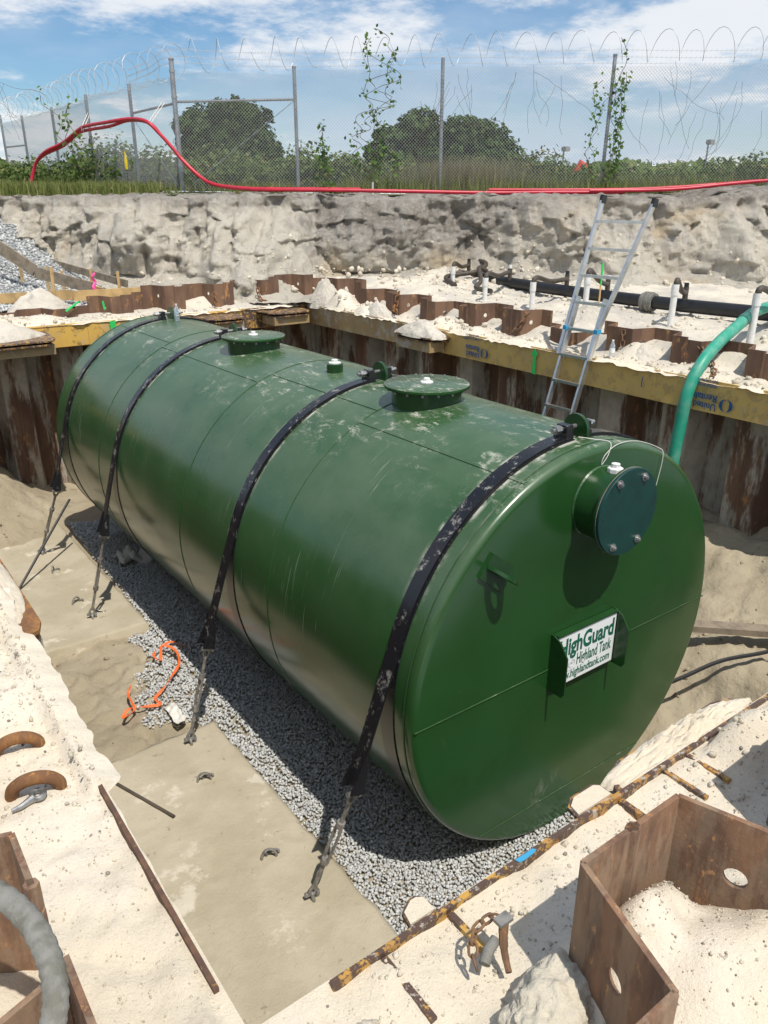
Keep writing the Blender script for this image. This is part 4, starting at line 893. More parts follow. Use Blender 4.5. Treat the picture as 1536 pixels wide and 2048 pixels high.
# ------------------------------------------------------------------ dewatering gear beyond the right wall
hp = thing('header_pipe', (6.8, 6, 3.0), 'thick black header pipe lying beyond the piles', 'pipe')
hpp = [(8.1, 12.6, 3.06), (7.2, 8.3, 3.05), (6.85, 6.2, 3.05), (6.70, 4.45, 3.05), (6.72, 2.9, 3.06), (6.9, .5, 3.08), (7.1, -1.5, 3.08)]
MB().tube(catmull(hpp, 6), .098, 20).build('pipe_run', m_black, hp, True)
MB().tube([Vector((6.69, 4.62, 3.05)), Vector((6.69, 4.42, 3.05))], .135, 20).build('coupling', m_hose, hp, True)
for q in (4.56, 4.48): MB().tube([Vector((6.69, q+.03, 3.05)), Vector((6.69, q-.015, 3.05))], .150, 20).build('coupling_ring', m_hose, hp, True)
MB().tube([Vector((8.11, 12.65, 3.06)), Vector((8.08, 12.45, 3.06))], .115, 20).build('end_collar', m_hose, hp, True)
for i, (x, y, h, hx, hy, lab) in enumerate(((6.53, 8.93, .34, 7.55, 9.6, 'short white riser pipe with a looped hose by the pipe end'), (5.62, 7.05, .40, 7.05, 7.9, 'white riser pipe with hose next to the notched pile'), (5.62, 5.95, .46, 6.88, 6.35, 'white riser pipe behind the pile with the rusty chain'), (5.38, 4.67, .50, 6.78, 5.4, 'white riser pipe seen through the ladder'), (5.55, 3.33, .56, 6.68, 3.9, 'tall white riser pipe between the ladder and the green hose'), (4.95, 1.85, .62, 6.75, 2.2, 'tall white riser pipe in front of the green hose'))):
    z0 = gz(x, y); t = thing('wellpoint', (x, y, z0), lab, 'riser pipe', 'white riser pipes along the header'); 
    top = z0+h; ln = Vector((.02, -.012, 0))
    MB().tube([Vector((x, y, z0-.3)), Vector((x, y, top-.12))], .042, 12).build('riser', m_white, t, True)
    MB().tube([Vector((x, y, top-.14)), Vector((x, y, top))], .050, 12).build('socket', m_white, t, True)
    e = Vector((hx-.0, hy, 3.15)); p0 = Vector((x, y, top-.03))
    md_ = p0.lerp(e, .5); md_.z -= .02
    pth = catmull([p0, p0+Vector((.02, 0, .07)), p0+(e-p0)*.14+Vector((0, 0, .10)), md_+Vector((0, 0, .07)), e+Vector((-.12, -.05, .10)), e+Vector((0, 0, .10))], 6)
    MB().tube(pth, .038, 10).build('swing_hose', m_rubber, t, True)
    MB().tube([e+Vector((0, 0, -.05)), e+Vector((0, 0, .17))], .040, 10).build('valve', m_rubber, t, True)
    MB().tube([e+Vector((0, 0, .17)), e+Vector((0, 0, .23))], .034, 10).build('valve_cap', m_white if i % 2 else m_black, t, True)
for i, pth in enumerate(([(7.75, 10.3, 3.22), (7.95, 10.0, 3.32), (7.75, 9.3, 3.30), (7.2, 9.0, 3.18), (6.6, 9.2, 3.10), (6.3, 8.6, 3.0)], [(7.3, 8.8, 3.2), (7.0, 8.7, 3.28), (6.6, 8.2, 3.1), (6.2, 7.9, 3.02), (6.1, 7.4, 3.0)])):
    tag(MB().tube(catmull(pth, 8), .045, 10).build('suction_hose', m_rubber, None, True), ('brown suction hose looping over the end of the header pipe', 'brown suction hose sagging on the sand in front of the header pipe')[i], 'hose')
gh = thing('discharge_hose', (3.5, 1.66, .9), 'fat green hose hanging over the logo waler into the pit', 'hose')
MB().tube(catmull([(3.42, 1.68, .7), (3.44, 1.68, 1.3), (3.47, 1.68, 1.86), (3.49, 1.67, 2.25), (3.53, 1.66, 2.62), (3.72, 1.66, 2.90), (4.1, 1.73, 3.06), (4.5, 1.80, 3.17), (5.2, 2.02, 3.25), (6.0, 2.25, 3.25), (6.6, 2.45, 3.2), (7.3, 2.7, 3.12)], 10), .066, 20).build('hose_run', m_ghose, gh, True)
MB().tube(catmull([(4.75, 1.875, 3.21), (4.83, 1.90, 3.22), (4.91, 1.925, 3.227)], 3), .071, 20).build('tape_band', plain('dark_tape', (.01, .12, .09), .4), gh, True)
t = thing('survey_stake', (6.1, 5.0, 2.95), 'wooden survey stake with green painted top seen between the ladder rungs', 'stake')
MB().bar((6.1, 5.0, 2.9), (6.1, 5.0, 3.30), .03, .012, (0, 1, 0)).build('stake_body', m_wood, t); MB().bar((6.1, 5.0, 3.302), (6.1, 5.0, 3.62), .032, .014, (0, 1, 0)).build('painted_top', m_spray, t)

# ------------------------------------------------------------------ chains
def link_mesh(name, L, wd, r, m):
    pts = []; hw = wd/2; hl = L/2-hw
    for k in range(7): g = math.pi*k/6; pts.append(Vector((hw*math.cos(g), 0, hl+hw*math.sin(g))))
    for k in range(7): g = math.pi+math.pi*k/6; pts.append(Vector((hw*math.cos(g), 0, -hl+hw*math.sin(g))))
    return MB().tube(pts, r, 6, closed=True).mesh(name, m, True)
def chain(path, L, label, m, name='chain'):
    P = catmull(path, 12); t = thing(name, P[-1], label, 'chain'); me = link_mesh('chain_link', L, L*.62, L*.11, m); st = L*.74; acc = 0; k = 0
    for i in range(1, len(P)):
        d = P[i]-P[i-1]; acc += d.length
        if acc >= st:
            acc = 0; o = bpy.data.objects.new('chain_link', me); col.objects.link(o); o.parent = t; o.location = P[i] - t.location
            q = d.to_track_quat('Z', 'Y'); o.rotation_euler = (q.to_matrix() @ Matrix.Rotation(math.pi/2*(k % 2)+.3, 3, 'Z')).to_euler(); k += 1
chain([(4.06, 1.96, 3.04), (4.0, 1.82, 2.93), (3.95, 1.70, 2.86), (3.86, 1.60, 2.79), (3.72, 1.52, 2.77)], .085, 'rusty chain hanging from a pile onto the logo waler', m_chainrust)
chain([(4.08, 4.52, 3.12), (4.02, 4.58, 3.0), (3.99, 4.64, 2.90), (3.93, 4.72, 2.81)], .085, 'rusty chain hanging by the notched pile behind the logo waler', m_chainrust)
chain([(4.06, 7.40, 3.16), (4.0, 7.40, 3.05), (3.97, 7.39, 2.93), (3.9, 7.34, 2.86), (3.84, 7.2, 2.84)], .10, 'orange rusty chain hanging behind the sand heaps in the far corner', m_rust)
chain([(4.02, 2.93, 3.08), (4.0, 2.92, 2.98), (3.98, 2.9, 2.86)], .075, 'short rusty chain on the pile by the clear bottle', m_chainrust)
chain([(1.99, 10.02, 3.05), (1.97, 9.98, 2.94), (1.98, 9.94, 2.83)], .10, 'orange chain hanging on the far piles behind the tank', m_rust)
chain([(2.84, 10.02, 3.08), (2.82, 9.98, 2.95), (2.86, 9.93, 2.83), (2.96, 9.88, 2.79)], .10, 'orange chain on the far piles close to the corner bracket', m_rust)
zf = 2.80
chain([(-2.86, -2.025, 2.835), (-2.90, -2.02, 2.85), (-2.945, -2.02, 2.84), (-2.975, -2.045, 2.81), (-2.985, -2.07, 2.79)], .034, 'short rusty loose chain curling on the foreground sand', m_chainrust, 'loose_chain')
t = thing('grab_hook', (-2.93, -2.06, 2.79), 'grey steel hook and pin lying at the end of the loose chain', 'hook')
MB().tube([(-2.965, -2.075, 2.795), (-2.94, -2.06, 2.805), (-2.905, -2.05, 2.81)], [.014, .015, .014], 10).build('pin', m_hose, t, True)
MB().tube(catmull([(-2.885, -2.055, 2.86), (-2.893, -2.063, 2.83), (-2.90, -2.075, 2.80), (-2.905, -2.09, 2.775), (-2.915, -2.11, 2.765)], 5), [.012]*5+[.011]*5+[.009]*5+[.008]*6, 8).build('shank', m_chainrust, t, True)
MB().box((-2.886, -2.053, 2.866), (.042, .028, .010)).build('hook_plate', m_dkst, t)
# half buried rusty rings and a hook on the left sand strip
def ring(c, r, tr, ang, tilt, label):
    c = Vector(c); ax = Vector((math.cos(ang), math.sin(ang), 0)); vz = Vector((-math.sin(ang)*math.sin(tilt), math.cos(ang)*math.sin(tilt), math.cos(tilt)))
    pts = [c + ax*r*math.cos(q)*1.02 + vz*r*math.sin(q)*.95 for q in [-.5+(math.pi+1.0)*k/26 for k in range(27)]]
    tag(MB().tube(pts, tr, 10).build('shackle_bow', m_rust, None, True), label, 'shackle')
z1 = gz(-3.66, -.72); ring((-3.665, -.735, z1+.002), .070, .0215, -.25, -.3, 'rusty shackle bow standing in the sand over the small grey hook')
z2 = gz(-3.66, -.45); ring((-3.665, -.47, z2+.0), .070, .0215, -.15, -.3, 'rusty shackle bow in the sand further from the grey hook')
t = thing('swivel_hook', (-3.70, -.79, z1), 'small grey swivel hook lying in front of a rusty shackle', 'hook')
MB().tube([Vector((-3.668+.018*math.cos(q), -.775+.022*math.sin(q), z1+.016)) for q in [2*math.pi*k/16 for k in range(16)]], .009, 8, closed=True).build('hook_eye', m_steel, t, True)
MB().tube(catmull([(-3.684, -.785, z1+.016), (-3.70, -.79, z1+.015), (-3.725, -.798, z1+.013), (-3.752, -.800, z1+.012)], 5), [.014-.0005*i for i in range(16)], 8).build('hook_shank', m_steel, t, True)
# the curled grey hose over the left piles
hh = [(-4.12, -1.55, 3.30), (-4.0, -1.60, 3.32), (-3.90, -1.70, 3.315), (-3.853, -1.80, 3.30), (-3.842, -1.90, 3.275), (-3.862, -1.965, 3.235), (-3.91, -1.99, 3.18), (-3.98, -1.98, 3.08), (-4.06, -1.95, 2.95)]
P = catmull(hh, 14); t = MB(); t.tube(P, [.0215+.0012*math.sin(i*1.9) for i in range(len(P))], 18); tag(t.build('grey_hose', m_hose, None, True), 'thick grey ribbed hose curling over the piles in the corner', 'hose')

# ------------------------------------------------------------------ gravel ramp with formwork, past the far wall
KF = 1.13
def WF(u, v, z): return W(u*KF, v*KF, 4.4927+(z-4.4927)*KF+.075)
def gh_z(u, v):
    if W(u, v, 0).y < 11.0: return 2.5
    return 4.4927+(gh_z0(u/KF, v/KF)-4.4927)*KF + .10
def gh_z0(u, v):
    t = smooth01((-3.2-u)/2.0); a = smooth01((v-11.8)/1.0)*(1-smooth01((v-16.6)/1.5))
    z = 2.94 + 1.42*smooth01((-3.9-u)/4.2)*smooth01((v-11.9)/3.2) + .04*fbm(u*2, v*2, 1, 3)
    return z
def heap_grid():
    us_ = lines([(-14, -3.2, .12)]); vs_ = lines([(12.0, 18.4, .12)]); V = []; n = len(us_)
    for v in vs_:
        for u in us_: V.append(W(u, v, gh_z(u, v) - (.25 if (u == us_[-1] or v == vs_[0]) else 0)))
    F = np.array([f for f in ((j*n+i, j*n+i+1, (j+1)*n+i+1, (j+1)*n+i) for j in range(len(vs_)-1) for i in range(n-1)) if min(V[q].y for q in f) > 11.0])
    return npobj('gravel_ramp', np.array(V), F, m_gbed, None, True)
tag(heap_grid(), 'sloping bank of grey crushed gravel behind the lumber formwork', 'gravel bank')
pts = []; szs = []
for i in range(9000):
    u, v = rnd.uniform(-10.5, -3.6), rnd.uniform(12.8, 17.4); zz = gh_z(u, v)
    if zz < 2.7: continue
    pts.append(W(u, v, zz+.008)); szs.append(rnd.uniform(.016, .034))
tag(stones('ramp_gravel', pts, szs, m_stone, .75, 15, .38), 'loose grey stones covering the gravel bank', 'gravel', kind='stuff')
def board(a, b_, h, th, label, m=m_wood):
    a, b_ = Vector(a), Vector(b_); t = MB(); t.bar(a, b_, th, h); tag(t.build('form_board', m), label, 'board')
pA, pB, pC = WF(-6.6, 12.05, 3.02), WF(-4.75, 12.25, 3.10), WF(-3.75, 12.45, 3.12)
board(pA, pB, .17, .038, 'long raw lumber board edging the gravel next to the piles'); board(WF(-4.72, 12.18, 3.09), pC, .17, .038, 'raw lumber board by the pink flagged stake')
board(WF(-6.9, 13.2, 4.25), WF(-5.55, 12.9, 3.40), .22, .038, 'sloping form board running up the gravel bank', m_wood2)
board(WF(-5.55, 12.9, 3.38), WF(-4.55, 12.55, 3.17), .20, .038, 'form board bent off the foot of the sloping board', m_wood2)
board(WF(-5.75, 14.2, 3.42), WF(-4.2, 13.2, 3.17), .13, .038, 'thin form board behind the stakes on the gravel', m_wood2)
board(WF(-4.85, 12.9, 3.22), WF(-4.35, 12.45, 3.16), .05, .038, 'short brace lying between two form boards')
for u, v, z, h, lab in ((-4.95, 12.02, 3.0, .62, 'tall lumber stake nailed to the long board'), (-4.72, 13.0, 3.0, .50, 'lumber stake with a leaning top between the boards'), (-4.35, 13.25, 2.98, .46, 'lumber stake near the pink flagging'), (-5.15, 12.95, 3.05, .42, 'short lumber stake behind the bent board'), (-5.9, 13.2, 3.2, .55, 'lumber stake at the middle of the sloping board'), (-6.4, 13.3, 3.5, .62, 'lumber stake high on the sloping board'), (-5.45, 13.05, 3.1, .42, 'lumber stake at the knee of the sloping board'), (-3.74, 12.55, 2.98, .24, 'stub stake at the end of the last board')):
    b0 = WF(u, v, z-.2); tag(MB().bar(b0, b0+Vector((rnd.uniform(-.03, .03), 0, h+.2)), .045, .030, (.6, .8, 0)).build('stake', m_wood), lab, 'stake')
t = thing('flagged_stake', WF(-4.42, 12.3, 2.95), 'stake wrapped in bright pink flagging tape', 'stake')
b0 = WF(-4.42, 12.3, 2.9); MB().bar(b0, b0+Vector((0, 0, .35)), .03, .02, (.6, .8, 0)).build('stake_body', m_rust, t)
P = [b0+Vector((.03*math.sin(k*1.7), .03*math.cos(k*1.3), .22+.045*k)) for k in range(9)]; MB().tube(catmull(P, 4), [.028*(1-.5*abs(k/32-.4)) for k in range(33)], 5).build('flagging', m_pink, t)
for (x, y, z), d, lab in (((-.33, 10.02, 3.02), (-.22, -.02, -.13), 'stake end with green paint tilted over the far piles'), ((.05, 10.03, 3.0), (.015, -.01, -.13), 'green painted stake tip hanging at the far piles')):
    a = Vector((x, y, z)); tag(MB().bar(a, a+Vector(d), .04, .02).build('painted_stake', m_spray), lab, 'stake')

# ------------------------------------------------------------------ fence on the bank
fence = thing('chain_link_fence', W(0, 19.3, 4.6), 'tall chain link fence with coiled razor wire along the top of the bank', 'fence')
posts = [(-13.7, 31., 5.0, 7.35), (-12.1, 29., 4.98, 7.15), (-10.0, 26.2, 4.95, 7.12), (-7.87, 23.1, 4.85, 7.1), (-6.06, 20.9, 4.75, 7.08), (-4.62, 19.3, 4.7, 7.34), (-1.96, 19.3, 4.62, 7.19), (1.28, 19.3, 4.62, 7.38), (4.96, 19.3, 4.62, 7.42), (8.75, 19.25, 4.66, 7.45), (11.8, 19.2, 4.66, 7.45), (15.1, 19.2, 4.66, 7.45)]
leanx = [0, 0, 0, 0, 0, 0, 0, 0, .05, 0, 0, 0]
for i, (u, v, z0, z1_) in enumerate(posts):
    r = .052 if i in (5,) else .040
    MB().tube([W(u, v, z0-.4), W(u+leanx[i], v, z1_)], r, 10).build('post', m_post, fence, True)
    if i in (5, 6, 8): MB().tube([W(u+leanx[i], v, z1_), W(u+leanx[i], v, z1_+.03)], r*1.2, 10).build('post_cap', m_post, fence)
    if i == 5:
        for z in (7.1, 6.6, 5.9, 5.2): MB().tube([W(u, v, z), W(u, v, z+.05)], r*1.25, 10).build('tension_band', m_post, fence)
def wires(p0, p1, h, d=.072, r=.0031, z0=.05):
    L = (p1-p0).length; ex = (p1-p0)/L; dirs = []
    segs = []
    k = -h
    while k < L:
        for s in (1, -1):
            # line x = k + t (s=1)   or x = k + h - t (s=-1) for t in 0..h
            if s == 1: t0, t1 = max(0, -k), min(h, L-k)
            else: t0, t1 = max(0, k+h-L), min(h, k+h)
            if t1 - t0 < .02: continue
            q0 = p0 + ex*(k+t0 if s == 1 else k+h-t0) + Vector((0, 0, t0+z0)); q1 = p0 + ex*(k+t1 if s == 1 else k+h-t1) + Vector((0, 0, t1+z0+.02)); segs.append((q0, q1))
        k += d
    nrm = ex.cross(Vector((0, 0, 1))); V = []; F = []
    for i, (a, b_) in enumerate(segs):
        dd = (b_-a).normalized(); e1 = nrm; e2 = dd.cross(nrm); off = nrm*(.002 if i % 2 else -.002)
        for p in (a, b_):
            for g in (0, 2.0944, 4.1888): V.append(tuple(p + off + (e1*math.cos(g)+e2*math.sin(g))*r))
        bse = i*6
        for q in range(3): F.append((bse+q, bse+(q+1) % 3, bse+3+(q+1) % 3, bse+3+q))
    return np.array(V), np.array(F)
for i in range(len(posts)-1):
    a, b_ = posts[i], posts[i+1]; zz = max(a[2], b_[2]); p0, p1 = W(a[0], a[1]-.05, a[2]), W(b_[0], b_[1]-.05, b_[2])
    hgt = (7.0 if i < 5 else 7.06 if i == 5 else 7.08 if i == 6 else 7.14)-a[2]
    V, F = wires(p0, p1, hgt); npobj('mesh_panel', V, F, m_fence, fence)
# rails and braces
MB().tube([W(-4.62, 19.3, 6.53), W(-1.96, 19.3, 6.58)], .026, 8).build('rail', m_post, fence, True)
MB().tube([W(-4.62, 19.3, 6.5), W(-6.06, 20.9, 6.45)], .026, 8).build('rail', m_post, fence, True)
MB().tube([W(-13.7, 31, 6.3), W(-12.1, 29, 6.25)], .026, 8).build('rail', m_post, fence, True)
MB().tube([W(-1.96, 19.25, 6.56), W(-4.5, 19.25, 4.75)], .008, 5).build('truss_rod', m_post, fence)
MB().tube([W(-6.06, 20.85, 6.40), W(-4.7, 19.4, 4.75)], .008, 5).build('truss_rod', m_post, fence)
MB().tube([W(-5.4, 19.15, 4.70), W(2.2, 19.15, 4.62)], .022, 6).build('bottom_rail', m_post, fence)
for k, dz in enumerate((.08, .20, .33)):
    pts = []
    for i in range(4, len(posts)):
        a = posts[i]; pts.append(W(a[0], a[1], min(a[3], 7.25)+dz-.05))
        if i < len(posts)-1: c = posts[i+1]; pts.append(W((a[0]+c[0])/2, (a[1]+c[1])/2, (min(a[3], 7.25)+min(c[3], 7.25))/2+dz-.07))
    b = MB(); P = catmull(pts, 6); b.tube(P, .0035, 4)
    L = 0
    for q in range(1, len(P)):
        for s in range(3): c = P[q-1].lerp(P[q], s/3); b.bar(c+Vector((-.02, 0, -.03)), c+Vector((.02, 0, .03)), .004, .004)
    b.build('barbed_wire', m_fence, fence)
def coil(pa, rad, pitch, wz):
    pts = []; tot = 0
    for i in range(len(pa)-1):
        a, b_ = pa[i], pa[i+1]; L = (b_-a).length; n = int(L/pitch*14); ex = (b_-a).normalized(); nr = Vector((0, 0, 1)).cross(ex)
        for k in range(n):
            tot += 2*math.pi/14; c = a.lerp(b_, k/n); rr = rad*(1+.07*math.sin(tot*.37)+.05*math.sin(tot*.113)); pts.append(c + Vector((0, 0, 1))*rr*math.sin(tot)*wz + nr*rr*math.cos(tot) + ex*.05*math.sin(tot*.41))
    return pts
MB().tube(coil([W(-4.3, 19.3, 7.42), W(1.28, 19.3, 7.52), W(4.96, 19.3, 7.60), W(15, 19.2, 7.72)], .30, .60, 1.0), .006, 5).build('razor_coil', m_fence, fence)
MB().tube(coil([W(-4.5, 19.3, 7.32), W(-6.06, 20.9, 7.30), W(-7.87, 23.1, 7.32), W(-10, 26.2, 7.35), W(-12.1, 29, 7.42), W(-14, 31.3, 7.55)], .36, .56, .95), .006, 5).build('razor_coil', m_fence, fence)
# red conduits strapped along the fence and laid on the bank
def red(path, label, r=.038): tag(MB().tube(catmull(path, 8), r, 12).build('red_conduit', m_red, None, True), label, 'conduit')
red([W(-9.35, 22.4, 4.95), W(-9.16, 22.4, 5.42), W(-8.75, 22.1, 5.68), W(-8.15, 21.8, 5.87), W(-7.55, 21.3, 6.12), W(-7.2, 20.9, 6.18), W(-6.4, 20.1, 6.2), W(-5.75, 19.6, 6.22), W(-5.25, 19.1, 6.13), W(-4.97, 19.05, 5.89), W(-4.70, 19.05, 5.59), W(-4.44, 19.0, 5.29), W(-4.0, 18.85, 4.93), W(-3.57, 18.6, 4.80), W(-3.0, 18.1, 4.74), W(-2.55, 17.85, 4.72), W(-1.3, 17.8, 4.71), W(.35, 17.9, 4.69), W(2.3, 18.15, 4.66), W(3.6, 18.15, 4.67), W(5.2, 18.15, 4.675)], 'red conduit arching over the fence and running along the bank')
red([W(-9.42, 22.5, 4.95), W(-9.24, 22.5, 5.36), W(-8.85, 22.2, 5.60), W(-8.2, 21.9, 5.80), W(-7.6, 21.4, 6.05), W(-7.2, 21.0, 6.10), W(-6.4, 20.2, 6.12), W(-5.78, 19.7, 6.20), W(-5.2, 19.17, 6.10), W(-4.92, 19.1, 5.83), W(-4.64, 19.1, 5.5), W(-4.36, 19.1, 5.2), W(-3.92, 18.95, 4.87), W(-3.5, 18.7, 4.80), W(-2.9, 18.25, 4.75), W(-2.4, 18.05, 4.74), W(-.5, 18.0, 4.73)], 'second red conduit tied under the arching one', .036)
red([W(2.3, 18.5, 4.72), W(3.8, 18.45, 4.72), W(5.3, 18.4, 4.73), W(6.3, 18.3, 4.77), W(7.2, 18.2, 4.83), W(8.1, 18.15, 4.9)], 'red conduit lying behind the ladder on the bank top')
red([W(4.4, 18.0, 4.70), W(5.6, 18.0, 4.71), W(6.5, 18.0, 4.75), W(7.4, 18.0, 4.84), W(8.4, 18.0, 4.92)], 'red conduit at the right hand mound of the bank', .036)
for p, q, lab in ((W(-7.80, 22.9, 6.62), W(-7.35, 21.0, 6.12), 'white sling tying the red conduits to the leaning fence post'), (W(-4.95, 19.5, 6.55), W(-5.2, 19.05, 6.08), 'white sling tying the red conduits near the corner post')):
    tag(MB().bar(p, q, .07, .012, (1, 0, 0)).bar(p+Vector((.05, 0, -.02)), q+Vector((.04, 0, -.03)), .05, .012, (1, 0, 0)).build('sling', m_rag), lab, 'sling')

# ------------------------------------------------------------------ plants
def leaves(C, N, size, g, up=.35, asp=1.5):
    n = len(C); nr = N + g.normal(size=(n, 3))*.55; nr[:, 2] += up; nr /= np.linalg.norm(nr, axis=1)[:, None]
    t = np.cross(nr, g.normal(size=(n, 3))); t /= np.linalg.norm(t, axis=1)[:, None]; b_ = np.cross(nr, t); s = (size*g.uniform(.6, 1.35, n))[:, None]
    V = np.stack([C - t*s*asp*.5, C + b_*s*.5 + nr*s*.12, C + t*s*asp*.5, C - b_*s*.5 + nr*s*.12], 1).reshape(-1, 3)
    return V, np.arange(4*n).reshape(-1, 4)
def crown(name, lobes, n, size, m, parent, sd, shell=.42):
    g = np.random.default_rng(sd); Cs = []; Ns = []; tot = sum(l[3]*l[4] for l in lobes)
    for (x, y, z, rx, rz) in lobes:
        k = int(n*rx*rz/tot); d = g.normal(size=(k, 3)); d /= np.linalg.norm(d, axis=1)[:, None]
        bumps = np.array([fbm(a[0]*2.3+x, a[1]*2.3+y, a[2]*2.3+sd, 3) for a in d])
        b2_ = np.array([mn.noise(Vector((a[0]*6+y, a[1]*6, a[2]*6+sd))) for a in d]); rr = (1 + .34*bumps + .16*b2_)*(1 - shell*g.random(k)**1.4); P = d*rr[:, None]*np.array([rx, rx, rz]) + np.array([x, y, z]); keep = (b2_ > -.22) | (g.random(k) < .35)
        Cs.append(P[keep]); Ns.append(d[keep])
    V, F = leaves(np.concatenate(Cs), np.concatenate(Ns), size, g); return npobj(name, V, F, m, parent)
def tree(u, v, lob, n, label, sd, size=.16, m=None, grp='vine covered trees beyond the fence'):
    base = W(u, v, 4.75); t = thing('tree', base, label, 'tree', grp)
    L = [(*W(u+a, v+b_, z)[:], rx, rz) for a, b_, z, rx, rz in lob]
    top = max(l[2] for l in L); q = random.Random(sd)
    for l in list(L):
        for k in range(5):
            a, e = q.uniform(0, 6.28), q.uniform(-.3, 1.2); r = l[3]*q.uniform(.85, 1.22); rr = q.uniform(.16, .40)
            L.append((l[0]+r*math.cos(a)*math.cos(e), l[1]+r*math.sin(a)*math.cos(e), l[2]+l[4]*q.uniform(.8, 1.05)*math.sin(e), rr, rr*q.uniform(.7, 1.1)))
    MB().tube([base-Vector((0, 0, .3)), base+Vector((.05, .1, .8)), base+Vector((.0, .1, (top-4.75)*.8))], [.20, .14, .05], 8).build('trunk', m_bark, t, True)
    b = MB()
    for l in L: b.tube([base+Vector((0, .05, .7)), (base+Vector(l[:3]))*.5+Vector((0, 0, .1)), Vector(l[:3])], [.09, .06, .02], 6)
    b.build('limb', m_bark, t, True); crown('crown', L, n, size, m or m_leaf, t, sd); return t
tree(-6.1, 34, [(-1.1, 0, 6.9, .95, 1.0), (-.2, .3, 6.7, 1.2, 1.2), (.75, 0, 7.05, .85, 1.0), (1.1, 0, 6.2, .9, 1.0), (-1.2, 0, 5.9, .9, 1.0), (.2, -.2, 5.7, 1.4, 1.0), (.5, 0, 7.55, .45, .5)], 19000, 'broad dark vine covered tree behind the corner fence posts', 31)
tree(.9, 34, [(.4, 0, 6.9, .85, .95), (-.6, 0, 6.3, .75, .95), (.7, 0, 6.1, .8, 1.0), (-.1, -.2, 5.6, 1.2, .9)], 12000, 'narrow dark vine covered tree left of its wider twin behind the grass clump', 32)
tree(3.5, 34.5, [(-.4, 0, 6.8, .95, .85), (.5, .2, 6.6, 1.0, .9), (1.2, 0, 6.1, .75, .9), (-.6, 0, 6.0, .9, .9), (.4, -.2, 5.7, 1.4, .9)], 14000, 'wide rounded dark tree rising over the dry grass clump', 33)
def bush(u, v, w_, h, n, label, sd, m=m_bush, size=.075):
    z0 = 4.66 + min(.4, max(0, (v-19)*.012)); g = random.Random(sd); lob = []
    t = thing('bush', W(u, v, z0), label, 'bush', 'bushes behind the fence')
    for k in range(5): a = g.uniform(-w_*.5, w_*.5); hh = h*g.uniform(.55, 1)*(1-.45*abs(a)/w_); lob.append((*W(u+a, v+g.uniform(-.3, .3), z0+hh*.52)[:], w_*g.uniform(.26, .42), hh*.55))
    b = MB()
    for l in lob: b.tube([W(u, v, z0-.1), Vector(l[:3])], [.03, .01], 5)
    b.build('stem', m_bark, t); crown('foliage', lob, n, size, m, t, sd, .7)
    return t
blist = [(-14.5, 30, 2.6, 1.4), (-12.2, 27.5, 2.4, 1.5), (-10.2, 25.8, 2.2, 1.6), (-8.7, 24.5, 2.0, 1.3), (-7.2, 23.0, 1.9, 1.6), (-6.2, 22.4, 1.6, 1.2), (-5.0, 21.8, 2.0, 1.35), (-3.7, 21.4, 1.7, 1.1), (-2.9, 22.5, 2.2, 1.5), (-1.6, 21.6, 1.8, 1.2), (-.5, 22.4, 1.9, 1.05), (.6, 21.4, 1.6, .9), (2.4, 22, 1.7, .85), (3.5, 21.6, 1.4, .75), (4.35, 22.5, 1.5, 1.25), (5.3, 22.0, 1.5, .7), (6.5, 23, 1.7, .75), (7.6, 22.2, 1.6, .7), (8.8, 22.6, 1.8, .95), (9.9, 21.8, 1.6, 1.0), (11.5, 22, 2, 1.0)]
bd = ['at the end of the receding fence', 'by the second last fence post', 'below the razor coil', 'where the red conduits come down', 'below the leaning fence post', 'beside the yellow flower spike', 'under the white sling', 'at the fence corner post', 'at the foot of the broad tree', 'next to the truss rod end', 'under the tall leafy vine', 'left of the narrow tree foot', 'beside the dry grass clump', 'right behind the dry grass clump', 'with tall shoots next to the red machine', 'at the foot of the vine wrapped post', 'half way to the far lamp', 'below the far lamp', 'with thin shoots beyond the far lamp', 'by the last fence post', 'past the last fence post']
for i, ((u, v, w_, h), d) in enumerate(zip(blist, bd)): bush(u, v, w_, h, 2600, ('low ' if h < 1 else 'leafy ') + 'green bush ' + d, 50+i)
# far dark hedge mass
g = np.random.default_rng(3); Cs = []
for i in range(16000):
    u = g.uniform(-45, 45); v = g.uniform(44, 56); hh = (1.2 + .7*fbm(u*.25, 3.3, 0, 3)); Cs.append(W(u, v, 5.1 + hh*g.random()**.7)[:])
Cs = np.array(Cs); V, F = leaves(Cs, np.tile([-.4, -.6, .4], (len(Cs), 1)), .34, g); tag(npobj('far_scrub', V, F, m_bush), 'distant band of green scrub along the horizon', 'scrub', kind='stuff')
def blades(pts, h, wd, g, lean=.35):
    n = len(pts); P = np.asarray(pts); a = g.uniform(0, 6.283, n); hs = h*g.uniform(.5, 1.25, n); d = np.stack([np.cos(a), np.sin(a), np.zeros(n)], 1); le = np.stack([np.cos(a+1.3), np.sin(a+1.3), np.zeros(n)], 1)*(hs*lean*g.uniform(.1, 1.5, n))[:, None]
    upz = np.stack([np.zeros(n), np.zeros(n), hs], 1); w2 = d*wd
    V = np.stack([P-w2, P+w2, P+le*.35+upz*.6+w2*.7, P+le*.35+upz*.6-w2*.7, P+le+upz], 1).reshape(-1, 3); b_ = np.arange(n)*5
    F = np.concatenate([np.stack([b_, b_+1, b_+2], 1), np.stack([b_, b_+2, b_+3], 1), np.stack([b_+3, b_+2, b_+4], 1)]); return V, F
pts = []
for i in range(26000):
    u = rnd.uniform(-12, 13); v = 18.15 + 3.2*rnd.random()**1.3
    if u > -4.6 and v < 18.75: continue
    dens = .5+fbm(u*.8, v*1.2, 5, 3)
    if rnd.random() > dens: continue
    pts.append(W(u, v, 4.66)[:])
